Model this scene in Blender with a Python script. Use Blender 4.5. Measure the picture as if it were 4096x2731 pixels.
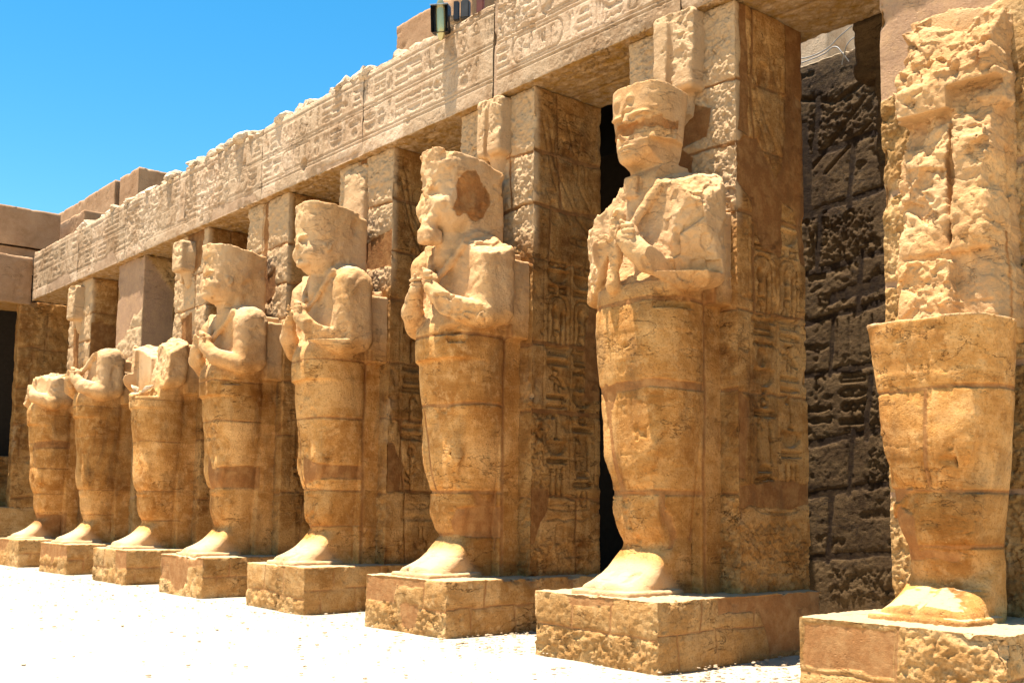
import bpy, math, random
import numpy as np
from mathutils import Matrix, Vector

sc = bpy.context.scene
for o in list(bpy.data.objects):
    bpy.data.objects.remove(o, do_unlink=True)
R = math.radians

# ---------------------------------------------------------------- camera
YAW, PIT, ROLL = R(49.788), R(5.637), R(0.593)
CAM = np.array([31.154, -8.45, 1.65])
_d = Vector((-math.sin(YAW)*math.cos(PIT), math.cos(YAW)*math.cos(PIT), math.sin(PIT)))
_r = Vector((math.cos(YAW), math.sin(YAW), 0)); _u = _r.cross(_d)
_r2 = _r*math.cos(ROLL)+_u*math.sin(ROLL); _u2 = -_r*math.sin(ROLL)+_u*math.cos(ROLL)
cd = bpy.data.cameras.new('camera'); cam = bpy.data.objects.new('camera', cd); sc.collection.objects.link(cam)
m = Matrix((_r2, _u2, -_d)).transposed().to_4x4(); m.translation = Vector(CAM); cam.matrix_world = m
cd.sensor_width = 36; cd.lens = 36*4360.58/4096; cd.shift_y = 230.876/4096; cd.clip_start = .1; cd.clip_end = 5000
sc.camera = cam

# ---------------------------------------------------------------- sky, sun, exposure
SUNV = Vector((-.095, -.15, 1)).normalized()
w = bpy.data.worlds.new('World'); sc.world = w; w.use_nodes = True
nt = w.node_tree; nt.nodes.clear()
sky = nt.nodes.new('ShaderNodeTexSky'); sky.sky_type = 'NISHITA'; sky.sun_disc = False
sky.sun_elevation = math.asin(SUNV.z); sky.sun_rotation = math.atan2(SUNV.x, SUNV.y)
sky.air_density = 1.0; sky.dust_density = .3; sky.ozone_density = 1.0
hs = nt.nodes.new('ShaderNodeHueSaturation'); hs.inputs['Saturation'].default_value = 1.45; hs.inputs['Hue'].default_value = .485
hs.inputs['Value'].default_value = 1.0
bg = nt.nodes.new('ShaderNodeBackground'); bg.inputs['Strength'].default_value = .07
wo = nt.nodes.new('ShaderNodeOutputWorld')
nt.links.new(sky.outputs[0], hs.inputs['Color']); nt.links.new(hs.outputs[0], bg.inputs['Color']); nt.links.new(bg.outputs[0], wo.inputs[0])
sl = bpy.data.lights.new('sun', 'SUN'); sl.energy = 5.0; sl.angle = R(.5); sl.color = (1, .94, .83)
so = bpy.data.objects.new('sun', sl); sc.collection.objects.link(so)
so.rotation_euler = SUNV.to_track_quat('Z', 'Y').to_euler()
sc.view_settings.view_transform = 'Standard'; sc.view_settings.look = 'None'
sc.view_settings.exposure = 1.7; sc.view_settings.gamma = 1
sc.cycles.max_bounces = 8; sc.cycles.diffuse_bounces = 2
sc.cycles.use_denoising = True
COL = sc.collection

# ---------------------------------------------------------------- numpy noise
_rng = np.random.RandomState(7)
PERM = _rng.permutation(256).astype(np.int32)
VAL = (_rng.rand(256).astype(np.float32)*2-1)
def vnoise(p, seed=0):
    p = np.asarray(p, np.float32)+seed*17.31
    i = np.floor(p).astype(np.int32); f = p-i; f = f*f*(3-2*f)
    ix, iy, iz = i[:, 0], i[:, 1], i[:, 2]
    out = 0
    for dx in (0, 1):
        a = PERM[(ix+dx) & 255]; wx = f[:, 0] if dx else 1-f[:, 0]
        for dy in (0, 1):
            b = PERM[(a+iy+dy) & 255]; wy = wx*(f[:, 1] if dy else 1-f[:, 1])
            for dz in (0, 1):
                out = out+VAL[PERM[(b+iz+dz) & 255]]*(wy*(f[:, 2] if dz else 1-f[:, 2]))
    return out
def fbm(p, freq=1., octv=4, seed=0, ridged=False, stretch=(1, 1, 1), gain=.5):
    q = np.asarray(p, np.float32)*np.array(stretch, np.float32)*freq
    s = 0; a = 1; t = 0
    for k in range(octv):
        n = vnoise(q*(2.03**k), seed+k*3)
        if ridged: n = 1-2*np.abs(n)*1.4
        s = s+a*n; t += a; a *= gain
    return s/t
def facets(u, v, freq, seed=0):
    """broken-stone relief: every jittered cell is a tilted plane"""
    U = u*freq; W = v*freq; iu = np.floor(U).astype(np.int32); iv = np.floor(W).astype(np.int32)
    best = np.full(U.shape, 9e9); h = np.zeros_like(U)
    for a in (-1, 0, 1):
        for b in (-1, 0, 1):
            cu = iu+a; cv = iv+b; k = PERM[(PERM[(cu+seed*7) & 255]+cv) & 255]; k2 = PERM[(k+91) & 255]; k3 = PERM[(k2+37) & 255]
            du = U-(cu+.5+.45*VAL[k]); dv = W-(cv+.5+.45*VAL[k2]); d = du*du+dv*dv
            m = d < best; best = np.where(m, d, best)
            h = np.where(m, .55*VAL[k3]+du*1.1*VAL[PERM[(k3+11) & 255]]+dv*1.1*VAL[PERM[(k3+23) & 255]], h)
    return h
def block_tint(P, levels, seed, wide=1.1):
    zi = np.searchsorted(np.array(levels), P[:, 2]+.03*vnoise(P*3., seed)); xi = np.floor((P[:, 0]*1.0+P[:, 1]*.7+.37*zi+.05*vnoise(P*3., seed+1))/wide).astype(int)
    return VAL[PERM[(PERM[(zi*3+seed) & 255]+xi) & 255]]*.22
def sstep(a, b, x):
    t = np.clip((x-a)/(b-a), 0, 1); return t*t*(3-2*t)
def uvw(u, v, k=0.):
    return np.stack([u, v, np.full_like(u, k)], 1)
def dseg(u, v, a, b):
    dx, dy = b[0]-a[0], b[1]-a[1]; L = dx*dx+dy*dy+1e-12
    t = np.clip(((u-a[0])*dx+(v-a[1])*dy)/L, 0, 1)
    return np.hypot(u-a[0]-t*dx, v-a[1]-t*dy)
def dpoly(u, v, pts, closed=False):
    d = np.full_like(u, 9e9); n = len(pts)
    for i in range(n if closed else n-1):
        d = np.minimum(d, dseg(u, v, pts[i], pts[(i+1) % n]))
    return d
def inpoly(u, v, pts):
    c = np.zeros(u.shape, bool); n = len(pts)
    for i in range(n):
        a, b = pts[i], pts[(i+1) % n]
        if a[1] == b[1]: continue
        c ^= ((a[1] > v) != (b[1] > v)) & (u < (b[0]-a[0])*(v-a[1])/(b[1]-a[1])+a[0])
    return c
def sdpoly(u, v, pts):
    d = dpoly(u, v, pts, True); return np.where(inpoly(u, v, pts), -d, d)

# ---------------------------------------------------------------- carved signs (strokes in a unit box, 'f' = filled)
def arc(cx, cy, rx, ry, a0, a1, n=8):
    return [(cx+rx*math.cos(R(a0+(a1-a0)*i/n)), cy+ry*math.sin(R(a0+(a1-a0)*i/n))) for i in range(n+1)]
TALL = {
 'reed': [[(.5, 0), (.5, .45), (.35, .6), (.4, .95), (.62, .8), (.6, .5), (.5, .45)]],
 'bird': [[(.3, .02), (.45, .02), (.45, .22), (.2, .35), (.25, .75), (.32, .95), (.55, .97), (.6, .85), (.52, .75), (.62, .5), (.95, .08), (.55, .3), (.45, .22)], [(.36, .7), (.5, .45), (.85, .12)], [(.58, .28), (.58, .02), (.72, .02)]],
 'ankh': [[(.5, 0), (.5, .55)], [(.2, .55), (.8, .55)], arc(.5, .78, .17, .22, 0, 360, 10)],
 'staff': [[(.4, 0), (.4, .9), (.65, 1), (.75, .8)]],
 'man': [[(.2, 0), (.8, 0), (.75, .3), (.55, .35), (.6, .65), (.45, .68), (.3, .4), (.2, 0)], arc(.5, .82, .14, .14, 0, 360, 8), [(.55, .6), (.9, .55)]],
 'feather': [[(.35, 0), (.35, .9), (.55, 1), (.7, .85), (.6, .6), (.45, .5)]],
 'was': [[(.5, .05), (.5, .85), (.25, .8), (.5, 1)], [(.38, 0), (.5, .1), (.62, 0)]],
 'vase': [[(.4, 1), (.6, 1)], [(.45, .98), (.45, .5), (.32, .3), (.35, .08), (.5, 0), (.65, .08), (.68, .3), (.55, .5), (.55, .98)]],
 'loopcloth': [[(.3, 0), (.3, .85), (.42, .98), (.55, .85), (.55, .5)]],
 'twist': [[(.5, 0), (.35, .17), (.65, .34), (.35, .5), (.65, .67), (.35, .84), (.5, 1)], [(.5, 0), (.65, .17), (.35, .34), (.65, .5), (.35, .67), (.65, .84), (.5, 1)]],
 'strokes': [[(.2, .1), (.2, .9)], [(.5, .1), (.5, .9)], [(.8, .1), (.8, .9)]],
 'bee': [[(.1, .6), (.35, .75), (.6, .6), (.9, .2), (.6, .3), (.35, .5), (.1, .6)], [(.4, .7), (.25, 1), (.6, .95), (.55, .65)], [(.4, .5), (.35, .1)], [(.55, .4), (.6, .05)]],
 'sedge': [[(.5, 0), (.5, 1)], [(.5, .55), (.25, .85)], [(.5, .4), (.2, .5)], [(.5, .65), (.75, .9)], [(.35, 0), (.65, 0)]],
 'throne': [[(.2, 0), (.2, 1), (.4, 1), (.4, .4), (.85, .4), (.85, 0), (.2, 0)]],
}
FLAT = {
 'water': [[(i/10, .3+.4*(i % 2)) for i in range(11)]],
 'mouth': [arc(.5, .5, .5, .38, 0, 180, 10)+arc(.5, .5, .5, .38, 180, 360, 10)],
 'basket': [[(0, .9)]+arc(.5, .9, .5, .85, 180, 360, 12)+[(0, .9)]],
 'comb': [[(.05, .2), (.95, .2), (.95, .6), (.05, .6), (.05, .2)]]+[[(.12+.1*i, .6), (.12+.1*i, .95)] for i in range(8)],
 'bar': [[(0, .35), (1, .35), (1, .65), (0, .65), (0, .35)]],
 'loaf': [[(.2, .2), (.8, .2)]+arc(.5, .2, .3, .55, 0, 180, 8)+[(.2, .2)]],
 'tooth': [[(0, .35), (1, .35), (1, .75), (0, .75), (0, .35)]],
 'two': [[(.05, .1), (.4, .1), (.4, .8), (.05, .8), (.05, .1)], [(.6, .1), (.95, .1), (.95, .8), (.6, .8), (.6, .1)]],
 'snake': [[(0, .3), (.2, .55), (.4, .3), (.6, .5), (.85, .3), (1, .7), (.85, .85)]],
 'arm': [[(0, .35), (.75, .35), (.95, .6), (1, .4)], [(0, .55), (.7, .55)]],
 'eye': [arc(.5, .5, .5, .3, 0, 180, 8)+arc(.5, .5, .5, .3, 180, 360, 8), arc(.5, .5, .14, .2, 0, 360, 8)],
 'lines': [[(0, .3), (1, .3)], [(0, .7), (1, .7)]],
 'sun3': [arc(.2, .5, .14, .35, 0, 360, 8), arc(.5, .5, .14, .35, 0, 360, 8), arc(.82, .5, .14, .35, 0, 360, 8)],
 'fish': [[(0, .5), (.3, .8), (.7, .6), (1, .9), (.95, .2), (.7, .4), (.3, .2), (0, .5)]],
}
DISC = ['sun', arc(.5, .5, .5, .5, 0, 360, 14)]
class Carver:
    """collects strokes in face coordinates; depth() rasterises them for the given points"""
    def __init__(s): s.st = []
    def line(s, pts, hw=.012, dep=.016): s.st.append((pts, hw, dep, False))
    def fill(s, pts, dep=.02): s.st.append((pts, .008, dep, True))
    def glyph(s, g, x, y, w, h, hw=.012, dep=.018):
        for k in g: s.st.append(([(x+a*w, y+b*h) for a, b in k], hw, dep, False))
        if len(g[0]) > 6 and g[0][0] == g[0][-1] or len(g) and abs(g[0][0][0]-g[0][-1][0])+abs(g[0][0][1]-g[0][-1][1]) < .01:
            s.st.append(([(x+a*w, y+b*h) for a, b in g[0]], .004, dep*(.9 if len(g) == 1 and len(g[0]) < 16 else .4), True))
    def depth(s, u, v):
        out = np.zeros_like(u)
        o = np.argsort(u); us = u[o]
        for pts, hw, dep, fl in s.st:
            xs = [p[0] for p in pts]; ys = [p[1] for p in pts]; mg = hw*2.2+.004
            a, b = np.searchsorted(us, (min(xs)-mg, max(xs)+mg))
            ii = o[a:b]
            if not len(ii): continue
            vv = v[ii]; k = (vv > min(ys)-mg) & (vv < max(ys)+mg); ii = ii[k]
            if not len(ii): continue
            if fl:
                d = sdpoly(u[ii], v[ii], pts); val = dep*sstep(.012, -.012, d)
            else:
                d = dpoly(u[ii], v[ii], pts); val = dep*sstep(hw*1.9, hw*.5, d)
            out[ii] = np.maximum(out[ii], val)
        return out
def text_row(C, x0, x1, y0, h, rnd, hw=.013, dep=.02):
    x = x0; tk = list(TALL); fk = list(FLAT)
    while x < x1-.15:
        r = rnd.random()
        if r < .12 and x1-x > 1.3:
            W = 1.1
            C.line([(x+.12, y0+.02*h)]+[(x+W-.12, y0+.02*h)]+arc(x+W-.14, y0+.5*h, .13, .48*h, -80, 80, 6)+[(x+.12, y0+.98*h)]+arc(x+.14, y0+.5*h, .13, .48*h, 100, 260, 6), hw, dep)
            for k in range(4):
                C.glyph(TALL[rnd.choice(tk)], x+.12+k*.22, y0+.14*h, .2, .7*h, hw*.8, dep)
            x += W+.06
        elif r < .5:
            W = h*rnd.uniform(.42, .7); C.glyph(TALL[rnd.choice(tk)], x, y0+.06*h, W, .88*h, hw, dep); x += W+.05
        else:
            W = h*rnd.uniform(.6, .95); n = rnd.choice((2, 3, 3)); hh = .9*h/n
            for k in range(n):
                if rnd.random() < .18 and n == 2: C.glyph([DISC[1]], x+W*.25, y0+.06*h+k*hh, hh*.85, hh*.85, hw, dep)
                else: C.glyph(FLAT[rnd.choice(fk)], x, y0+.06*h+k*hh, W, hh*.8, hw, dep)
            x += W+.06
def seq_col(C, x0, w, z1, seq, hw, dep):
    z = z1
    for it in seq:
        k, h = it; z -= h
        if k == 'disc': C.glyph([DISC[1]], x0+.22*w, z+.02, .34*w, h*.85, hw, dep); C.fill([(x0+(.39+.17*a)*w, z+.02+h*.85*(b)) for a, b in arc(0, .5, 1, .5, 0, 360, 12)], dep)
        elif k == 'cart':
            C.line([(x0+.1*w, z+.04), (x0+.1*w, z+h-.16)]+arc(x0+.5*w, z+h-.16, .4*w, .15, 180, 0, 8)+[(x0+.9*w, z+.04)], hw, dep*.6)
            C.fill(arc(x0+.36*w, z+h-.26, .13*w, .09, 0, 360, 12), dep); C.glyph(TALL['feather'], x0+.55*w, z+.06, .3*w, h-.3, hw, dep); C.glyph(TALL['man'], x0+.16*w, z+.06, .4*w, h*.48, hw, dep)
            C.line([(x0+.02*w, z), (x0+.98*w, z)], hw*1.6, dep)
        elif k == 'pair': [C.glyph(TALL[q], x0+(.02+.5*j)*w, z+.02, .44*w, h-.04, hw, dep) for j, q in enumerate(('staff', 'reed'))]
        elif k in TALL: C.glyph(TALL[k], x0+.08*w, z+.02, .84*w, h-.04, hw, dep)
        else: C.glyph(FLAT[k], x0+.06*w, z+.02, .88*w, h-.04, hw, dep)
def text_col(C, x0, w, z0, z1, rnd, hw=.012, dep=.022):
    z = z1-.03; tk = list(TALL); fk = list(FLAT)
    while z > z0+.12:
        r = rnd.random()
        if r < .14 and z-z0 > .9:
            C.line([(x0+.02, z-.85), (x0+w-.02, z-.85)], hw*1.5, dep)
            C.line([(x0+.05, z-.82), (x0+.05, z-.2)]+arc(x0+w/2, z-.2, w/2-.05, .18, 180, 0, 8)+[(x0+w-.05, z-.82)], hw, dep*.8)
            C.glyph([DISC[1]], x0+w*.35, z-.3, w*.28, w*.34, hw, dep)
            for k in range(2): C.glyph(TALL[rnd.choice(tk)], x0+.07+k*(w-.14)/2, z-.78, (w-.16)/2, .42, hw, dep)
            z -= .92
        elif r < .45:
            h = rnd.uniform(.34, .5)
            if rnd.random() < .5: C.glyph(TALL[rnd.choice(tk)], x0+.08*w, z-h, .84*w, h, hw, dep)
            else:
                for k in range(2): C.glyph(TALL[rnd.choice(tk)], x0+(.04+.5*k)*w, z-h, .42*w, h, hw, dep)
            z -= h+.05
        else:
            h = rnd.uniform(.1, .19); C.glyph(FLAT[rnd.choice(fk)], x0+.06*w, z-h, .88*w, h, hw, dep); z -= h+.045

# ---------------------------------------------------------------- masonry features
class Masonry:
    """mortar joints, render patches and carving in the (u, v) plane of one face"""
    def __init__(s, seed=0, rough=.012, mortar=-.014, wob=.035):
        s.j = []; s.p = []; s.s = []; s.C = Carver(); s.seed = seed; s.rough = rough; s.m = mortar; s.wob = wob; s.ro = []
    def joint(s, pts, hw=.02): s.j.append((pts, hw)); return s
    def patch(s, pts): s.p.append(pts); return s
    def stone(s, pts): s.s.append(pts); return s            # a piece of old stone showing through a patch
    def roughen(s, pts, a=.04): s.ro.append((pts, a)); return s
    def ev(s, u, v):
        q = uvw(u, v, s.seed*3.7)
        n1 = fbm(q, 3.2, 4, s.seed+5); n2 = fbm(q, 3.2, 4, s.seed+55)
        uu = u+s.wob*n1; vv = v+s.wob*n2
        d = np.full_like(u, 9.)
        for pts, hw in s.j: d = np.minimum(d, dpoly(uu, vv, pts)-hw*(1+.7*n2))
        uu = u+s.wob*2.2*n1; vv = v+s.wob*2.2*n2
        for pts in s.p: d = np.minimum(d, sdpoly(uu, vv, pts))
        for pts in s.s: d = np.maximum(d, -sdpoly(uu, vv, pts))
        m = sstep(.008, -.008, d)
        edge = np.exp(-np.clip(d, 0, 9)/.035)                       # stone edges worn next to the joints
        rg = s.rough*np.ones_like(u)
        for pts, a in s.ro: rg = rg+a*sstep(.05, -.05, sdpoly(uu, vv, pts))
        fu = u+.03*fbm(q, 9, 3, s.seed+15); fv = v+.03*fbm(q, 9, 3, s.seed+16)
        st = rg*(.6*fbm(q, 4, 4, s.seed+9, gain=.6)+.42*facets(fu, fv, 8, s.seed)+.34*facets(fu, fv, 19, s.seed+3)+.3*fbm(q, 30, 2, s.seed+14)+.5*np.minimum(fbm(q, 11, 3, s.seed+12), 0))-edge*.014*(1+n1)
        # scattered chips
        c = fbm(q, 5, 3, s.seed+31); st = st-.022*sstep(.38, .6, c)
        h = (1-m)*st+m*(s.m+.004*n1)
        if s.C.st: h = h-(1-m)*s.C.depth(u+.005*n1, v+.005*n2)*sstep(-.8, -.3, fbm(q, 1.7, 3, s.seed+77)+.25)
        return h, m

# ---------------------------------------------------------------- mesh helpers
def link(name, me, mat, parent=None, smooth=True):
    o = bpy.data.objects.new(name, me); COL.objects.link(o)
    if mat is not None and not me.materials: me.materials.append(mat)
    if smooth and len(me.polygons): me.polygons.foreach_set('use_smooth', np.ones(len(me.polygons), bool))
    if parent is not None:
        o.parent = parent; o.location = -parent.location
    return o
def np_mesh(name, V, Q, attrs=None):
    me = bpy.data.meshes.new(name); V = np.asarray(V, np.float32); Q = np.asarray(Q, np.int32)
    me.vertices.add(len(V)); me.vertices.foreach_set('co', V.ravel())
    k = Q.shape[1]; me.loops.add(Q.size); me.loops.foreach_set('vertex_index', Q.ravel())
    me.polygons.add(len(Q)); me.polygons.foreach_set('loop_start', np.arange(0, Q.size, k, dtype=np.int32))
    me.polygons.foreach_set('loop_total', np.full(len(Q), k, np.int32))
    me.update(calc_edges=True); me.validate()
    for n, a in (attrs or {}).items():
        at = me.attributes.new(n, 'FLOAT', 'POINT'); at.data.foreach_set('value', np.asarray(a, np.float32))
    return me
def tag(o, label=None, cat=None, group=None, kind=None):
    if cat and not kind: kind = 'thing'
    if label: o['label'] = label
    if cat: o['category'] = cat
    if group: o['group'] = group
    if kind: o['kind'] = kind
    return o
def empty(name, loc, label=None, cat=None, group=None):
    o = bpy.data.objects.new(name, None); COL.objects.link(o); o.location = loc; o.empty_display_size = .2
    return tag(o, label, cat, group)

def shell(name, lo, hi, res, hf, mat, parent=None, faces='-y+x+z', wear=.03, wseed=0, topamp=0., back=True, palef=None, tlev=None):
    """closed stone block: visible faces are dense relief grids welded along their edges; hf[face] -> Masonry or None"""
    lo = np.array(lo, float); hi = np.array(hi, float); n = np.maximum(1, np.ceil((hi-lo)/res)).astype(int)
    ax = [np.linspace(lo[i], hi[i], n[i]+1) for i in range(3)]
    Vs = []; Qs = []; Ns = []; off = 0; F = []
    defs = {'-x': (0, 0), '+x': (0, 1), '-y': (1, 0), '+y': (1, 1), '-z': (2, 0), '+z': (2, 1)}
    for f, (a, s) in defs.items():
        b, c = [k for k in range(3) if k != a]
        if f in faces: gb, gc = ax[b], ax[c]
        elif back: gb, gc = np.array([lo[b], hi[b]]), np.array([lo[c], hi[c]])
        else: continue
        B, Cc = np.meshgrid(gb, gc, indexing='ij')
        P = np.zeros((B.size, 3)); P[:, a] = (lo, hi)[s][a]; P[:, b] = B.ravel(); P[:, c] = Cc.ravel()
        if f not in faces:                                         # hidden faces: plain, a touch inside
            P[:, a] += (.03 if s == 0 else -.03); P[:, b] = np.clip(P[:, b], lo[b]+.03, hi[b]-.03); P[:, c] = np.clip(P[:, c], lo[c]+.03, hi[c]-.03)
        i = np.arange(B.size).reshape(B.shape)
        q = np.stack([i[:-1, :-1], i[1:, :-1], i[1:, 1:], i[:-1, 1:]], -1).reshape(-1, 4)
        flip = (s == 0) ^ (a == 1)
        if flip: q = q[:, ::-1]
        N = np.zeros_like(P); N[:, a] = 1 if s else -1
        Vs.append(P); Qs.append(q+off); Ns.append(N); F += [f]*len(P); off += len(P)
    V = np.concatenate(Vs); Q = np.concatenate(Qs); N = np.concatenate(Ns); F = np.array(F)
    key = np.round(V*20000).astype(np.int64)
    _, first, inv = np.unique(key, axis=0, return_index=True, return_inverse=True); inv = inv.ravel()
    nn = np.zeros((len(first), 3)); np.add.at(nn, inv, N)
    H = np.zeros(len(first)); M = np.zeros(len(first)); cnt = np.zeros(len(first))
    for f in defs:
        if f not in faces: continue
        k = np.where(F == f)[0]; a = defs[f][0]
        u, v = {0: (1, 2), 1: (0, 2), 2: (0, 1)}[a]
        g = hf.get(f) if isinstance(hf, dict) else hf
        if g is None: g = Masonry(3)
        h, mm = g.ev(V[k, u], V[k, v])
        np.add.at(H, inv[k], h); np.add.at(M, inv[k], mm); np.add.at(cnt, inv[k], 1)
    c1 = np.maximum(cnt, 1); H /= c1; M /= c1
    P = V[first]; L = np.linalg.norm(nn, axis=1, keepdims=True); nn = nn/np.maximum(L, 1e-6)
    # edge wear
    dist = np.stack([P-lo, hi-P], 0).min(0); ds = np.sort(dist, 1)
    e = ds[:, 1]                                                   # distance to the nearest edge
    wn = fbm(P, 2.6, 4, wseed+40); wn2 = fbm(P, 9, 3, wseed+47)
    amp = wear*(1+1.6*np.clip(wn, 0, 1)*2.2)*np.exp(-e/(.02+.05*np.clip(wn+.35, 0, 1)))*(.6+.5*wn2)
    deep = sstep(.30, .62, wn+.15*wn2)*np.exp(-e/.10)*wear*3.2       # knocked-off corners
    if topamp:
        t = np.exp(-(hi[2]-P[:, 2])/.07); amp = amp+t*topamp*(.55+fbm(P, 1.9, 5, wseed+60, gain=.62)*1.4)
    act = cnt > 0
    H = np.where(act, H-amp-deep, 0)
    P = P+nn*H[:, None]
    pz_ = np.zeros(len(first)); fz = inv[np.where(F == '-z')[0]] if '-z' in faces else []; pz_[fz] = 1
    me = np_mesh(name, P, inv[Q], {'paint': pz_, 'tint': block_tint(P, tlev, wseed)*(1-M) if tlev is not None else np.zeros(len(P)), 'plaster': M*(1-sstep(.01, .03, deep)), 'pale': np.clip(np.clip(deep/.05, 0, 1)*.5+(palef(P)*(1-M) if palef else 0), 0, 1)})
    return link(name, me, mat, parent)

# ---------------------------------------------------------------- implicit modelling (distance fields + surface nets)
class Field:
    def __init__(s, lo, hi, vox):
        s.lo = np.array(lo, np.float32); s.vox = vox
        s.n = np.ceil((np.array(hi)-lo)/vox).astype(int)+1
        s.oy = 0.; s.oz = 0.
        g = [(s.lo[i]+vox*np.arange(s.n[i])).astype(np.float32) for i in range(3)]
        s.g = g; s.D = np.full(s.n, 1., np.float32)
    def box(s, lo, hi, mg=.12):
        sl = []; lo = (lo[0], lo[1]+s.oy, lo[2]+s.oz); hi = (hi[0], hi[1]+s.oy, hi[2]+s.oz)
        for i in range(3):
            a = int(np.clip(np.floor((lo[i]-mg-s.lo[i])/s.vox), 0, s.n[i])); b = int(np.clip(np.ceil((hi[i]+mg-s.lo[i])/s.vox)+1, 0, s.n[i]))
            sl.append(slice(a, b))
        sl = tuple(sl)
        return sl, s.g[0][sl[0]][:, None, None], s.g[1][sl[1]][None, :, None]-np.float32(s.oy), s.g[2][sl[2]][None, None, :]-np.float32(s.oz)
    def add(s, sl, d, k=.04):
        A = s.D[sl]
        if A.size == 0: return
        h = np.clip(.5+.5*(A-d)/k, 0, 1); s.D[sl] = A*(1-h)+d*h-k*h*(1-h)
    def sub(s, sl, d, k=.02):
        A = s.D[sl]; nd = -d
        if A.size == 0: return
        h = np.clip(.5-.5*(A-nd)/k, 0, 1); s.D[sl] = A*(1-h)+nd*h+k*h*(1-h)
    def ell(s, c, r, k=.04, cut=False):
        sl, X, Y, Z = s.box(np.array(c)-r, np.array(c)+r)
        q = np.sqrt(((X-c[0])/r[0])**2+((Y-c[1])/r[1])**2+((Z-c[2])/r[2])**2); d = (q-1)*min(r)
        (s.sub if cut else s.add)(sl, d, k)
    def cap(s, a, b, ra, rb, k=.04, cut=False):
        a = np.array(a, float); b = np.array(b, float); rm = max(ra, rb)
        sl, X, Y, Z = s.box(np.minimum(a, b)-rm, np.maximum(a, b)+rm)
        ab = b-a; L = ab@ab
        t = np.clip(((X-a[0])*ab[0]+(Y-a[1])*ab[1]+(Z-a[2])*ab[2])/L, 0, 1)
        d = np.sqrt((X-a[0]-t*ab[0])**2+(Y-a[1]-t*ab[1])**2+(Z-a[2]-t*ab[2])**2)-(ra+(rb-ra)*t)
        (s.sub if cut else s.add)(sl, d, k)
    def rbox(s, lo, hi, r=.02, k=.02, cut=False, rot=0.):
        lo = np.array(lo, float); hi = np.array(hi, float); c = (lo+hi)/2; h = (hi-lo)/2-r
        mg = .12+(.3 if rot else 0)
        sl, X, Y, Z = s.box(lo, hi, mg)
        X = X-c[0]; Z = Z-c[2]
        if rot: X, Z = X*math.cos(rot)+Z*math.sin(rot), -X*math.sin(rot)+Z*math.cos(rot)
        qx = np.abs(X)-h[0]; qy = np.abs(Y-c[1])-h[1]; qz = np.abs(Z)-h[2]
        d = np.sqrt(np.maximum(qx, 0)**2+np.maximum(qy, 0)**2+np.maximum(qz, 0)**2)+np.minimum(np.maximum(np.maximum(qx, qy), qz), 0)-r
        (s.sub if cut else s.add)(sl, d, k)
    def loft(s, zs, a, yf, yb, n=2.6, k=.04, cx=0.):
        z0, z1 = zs[0], zs[-1]
        sl, X, Y, Z = s.box((-2, -2, z0), (2, 3, z1))
        zz = Z.ravel(); f = lambda t: _spl(zs, t, zz)[None, None, :]
        A = f(a); YF = f(yf); YB = f(yb); yc = (YF+YB)/2; B = (YB-YF)/2
        cxx = f(cx) if not np.isscalar(cx) else cx
        q = (np.abs((X-cxx)/A)**n+np.abs((Y-yc)/B)**n)**(1/n)
        d = (q-1)*np.minimum(A, B)
        d = np.maximum(d, np.maximum(z0-Z, Z-z1))
        s.add(sl, d, k)
    def cutplane(s, p, nrm, amp, freq, seed, lo=(-9, -9, -9), hi=(9, 9, 9), k=.012, stretch=(1, 1, 1)):
        """break everything beyond a rough plane"""
        sl, X, Y, Z = s.box(lo, hi, 0)
        nrm = np.array(nrm, float); nrm /= np.linalg.norm(nrm)
        d = -((X-p[0])*nrm[0]+(Y-p[1])*nrm[1]+(Z-p[2])*nrm[2])        # negative beyond the plane -> removed
        A = s.D[sl]; d = np.broadcast_to(d, A.shape).copy()
        m = (np.abs(d) < amp*2.5) & (A < .15)
        i = np.where(m)
        if len(i[0]):
            P = np.stack([np.broadcast_to(X, A.shape)[i], np.broadcast_to(Y, A.shape)[i], np.broadcast_to(Z, A.shape)[i]], 1)
            t1 = np.cross(nrm, (0, 0, 1.)); t1 /= np.linalg.norm(t1)+1e-9; t2 = np.cross(nrm, t1); Pd = P.astype(float); wb = .03*fbm(P, 6, 3, seed+2)
            d[i] += amp*(fbm(P, freq*.7, 3, seed, stretch=stretch)*.9+.55*facets(Pd@t1+wb, Pd@t2+wb, freq*1.1, seed)+.22*facets(Pd@t1+wb, Pd@t2-wb, freq*3.2, seed+1)+.25*fbm(P, freq*5, 3, seed+7))
        s.sub(sl, d, k)
    def band(s, w):
        i = np.where(np.abs(s.D) < w)
        P = np.stack([s.g[0][i[0]], s.g[1][i[1]], s.g[2][i[2]]], 1)
        return i, P
    def mesh(s):
        D = s.D; S = D < 0
        c = [S[a:a+D.shape[0]-1, b:b+D.shape[1]-1, e:e+D.shape[2]-1] for a in (0, 1) for b in (0, 1) for e in (0, 1)]
        al = c[0].copy(); an = c[0].copy()
        for q in c[1:]: al &= q; an |= q
        act = an & ~al; I = np.stack(np.where(act), 1)
        idx = np.full(act.shape, -1, np.int32); idx[act] = np.arange(len(I))
        acc = np.zeros((len(I), 3), np.float32); cnt = np.zeros(len(I), np.float32)
        cor = [(a, b, e) for a in (0, 1) for b in (0, 1) for e in (0, 1)]
        vals = {q: D[I[:, 0]+q[0], I[:, 1]+q[1], I[:, 2]+q[2]] for q in cor}
        for q in cor:
            for ax in range(3):
                if q[ax]: continue
                q2 = list(q); q2[ax] = 1; q2 = tuple(q2)
                v0, v1 = vals[q], vals[q2]; m = (v0 < 0) != (v1 < 0)
                t = v0[m]/(v0[m]-v1[m]); p = np.tile(np.array(q, np.float32), (m.sum(), 1)); p[:, ax] += t
                acc[m] += p; cnt[m] += 1
        V = s.lo+s.vox*(I+acc/cnt[:, None])
        Q = []
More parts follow.
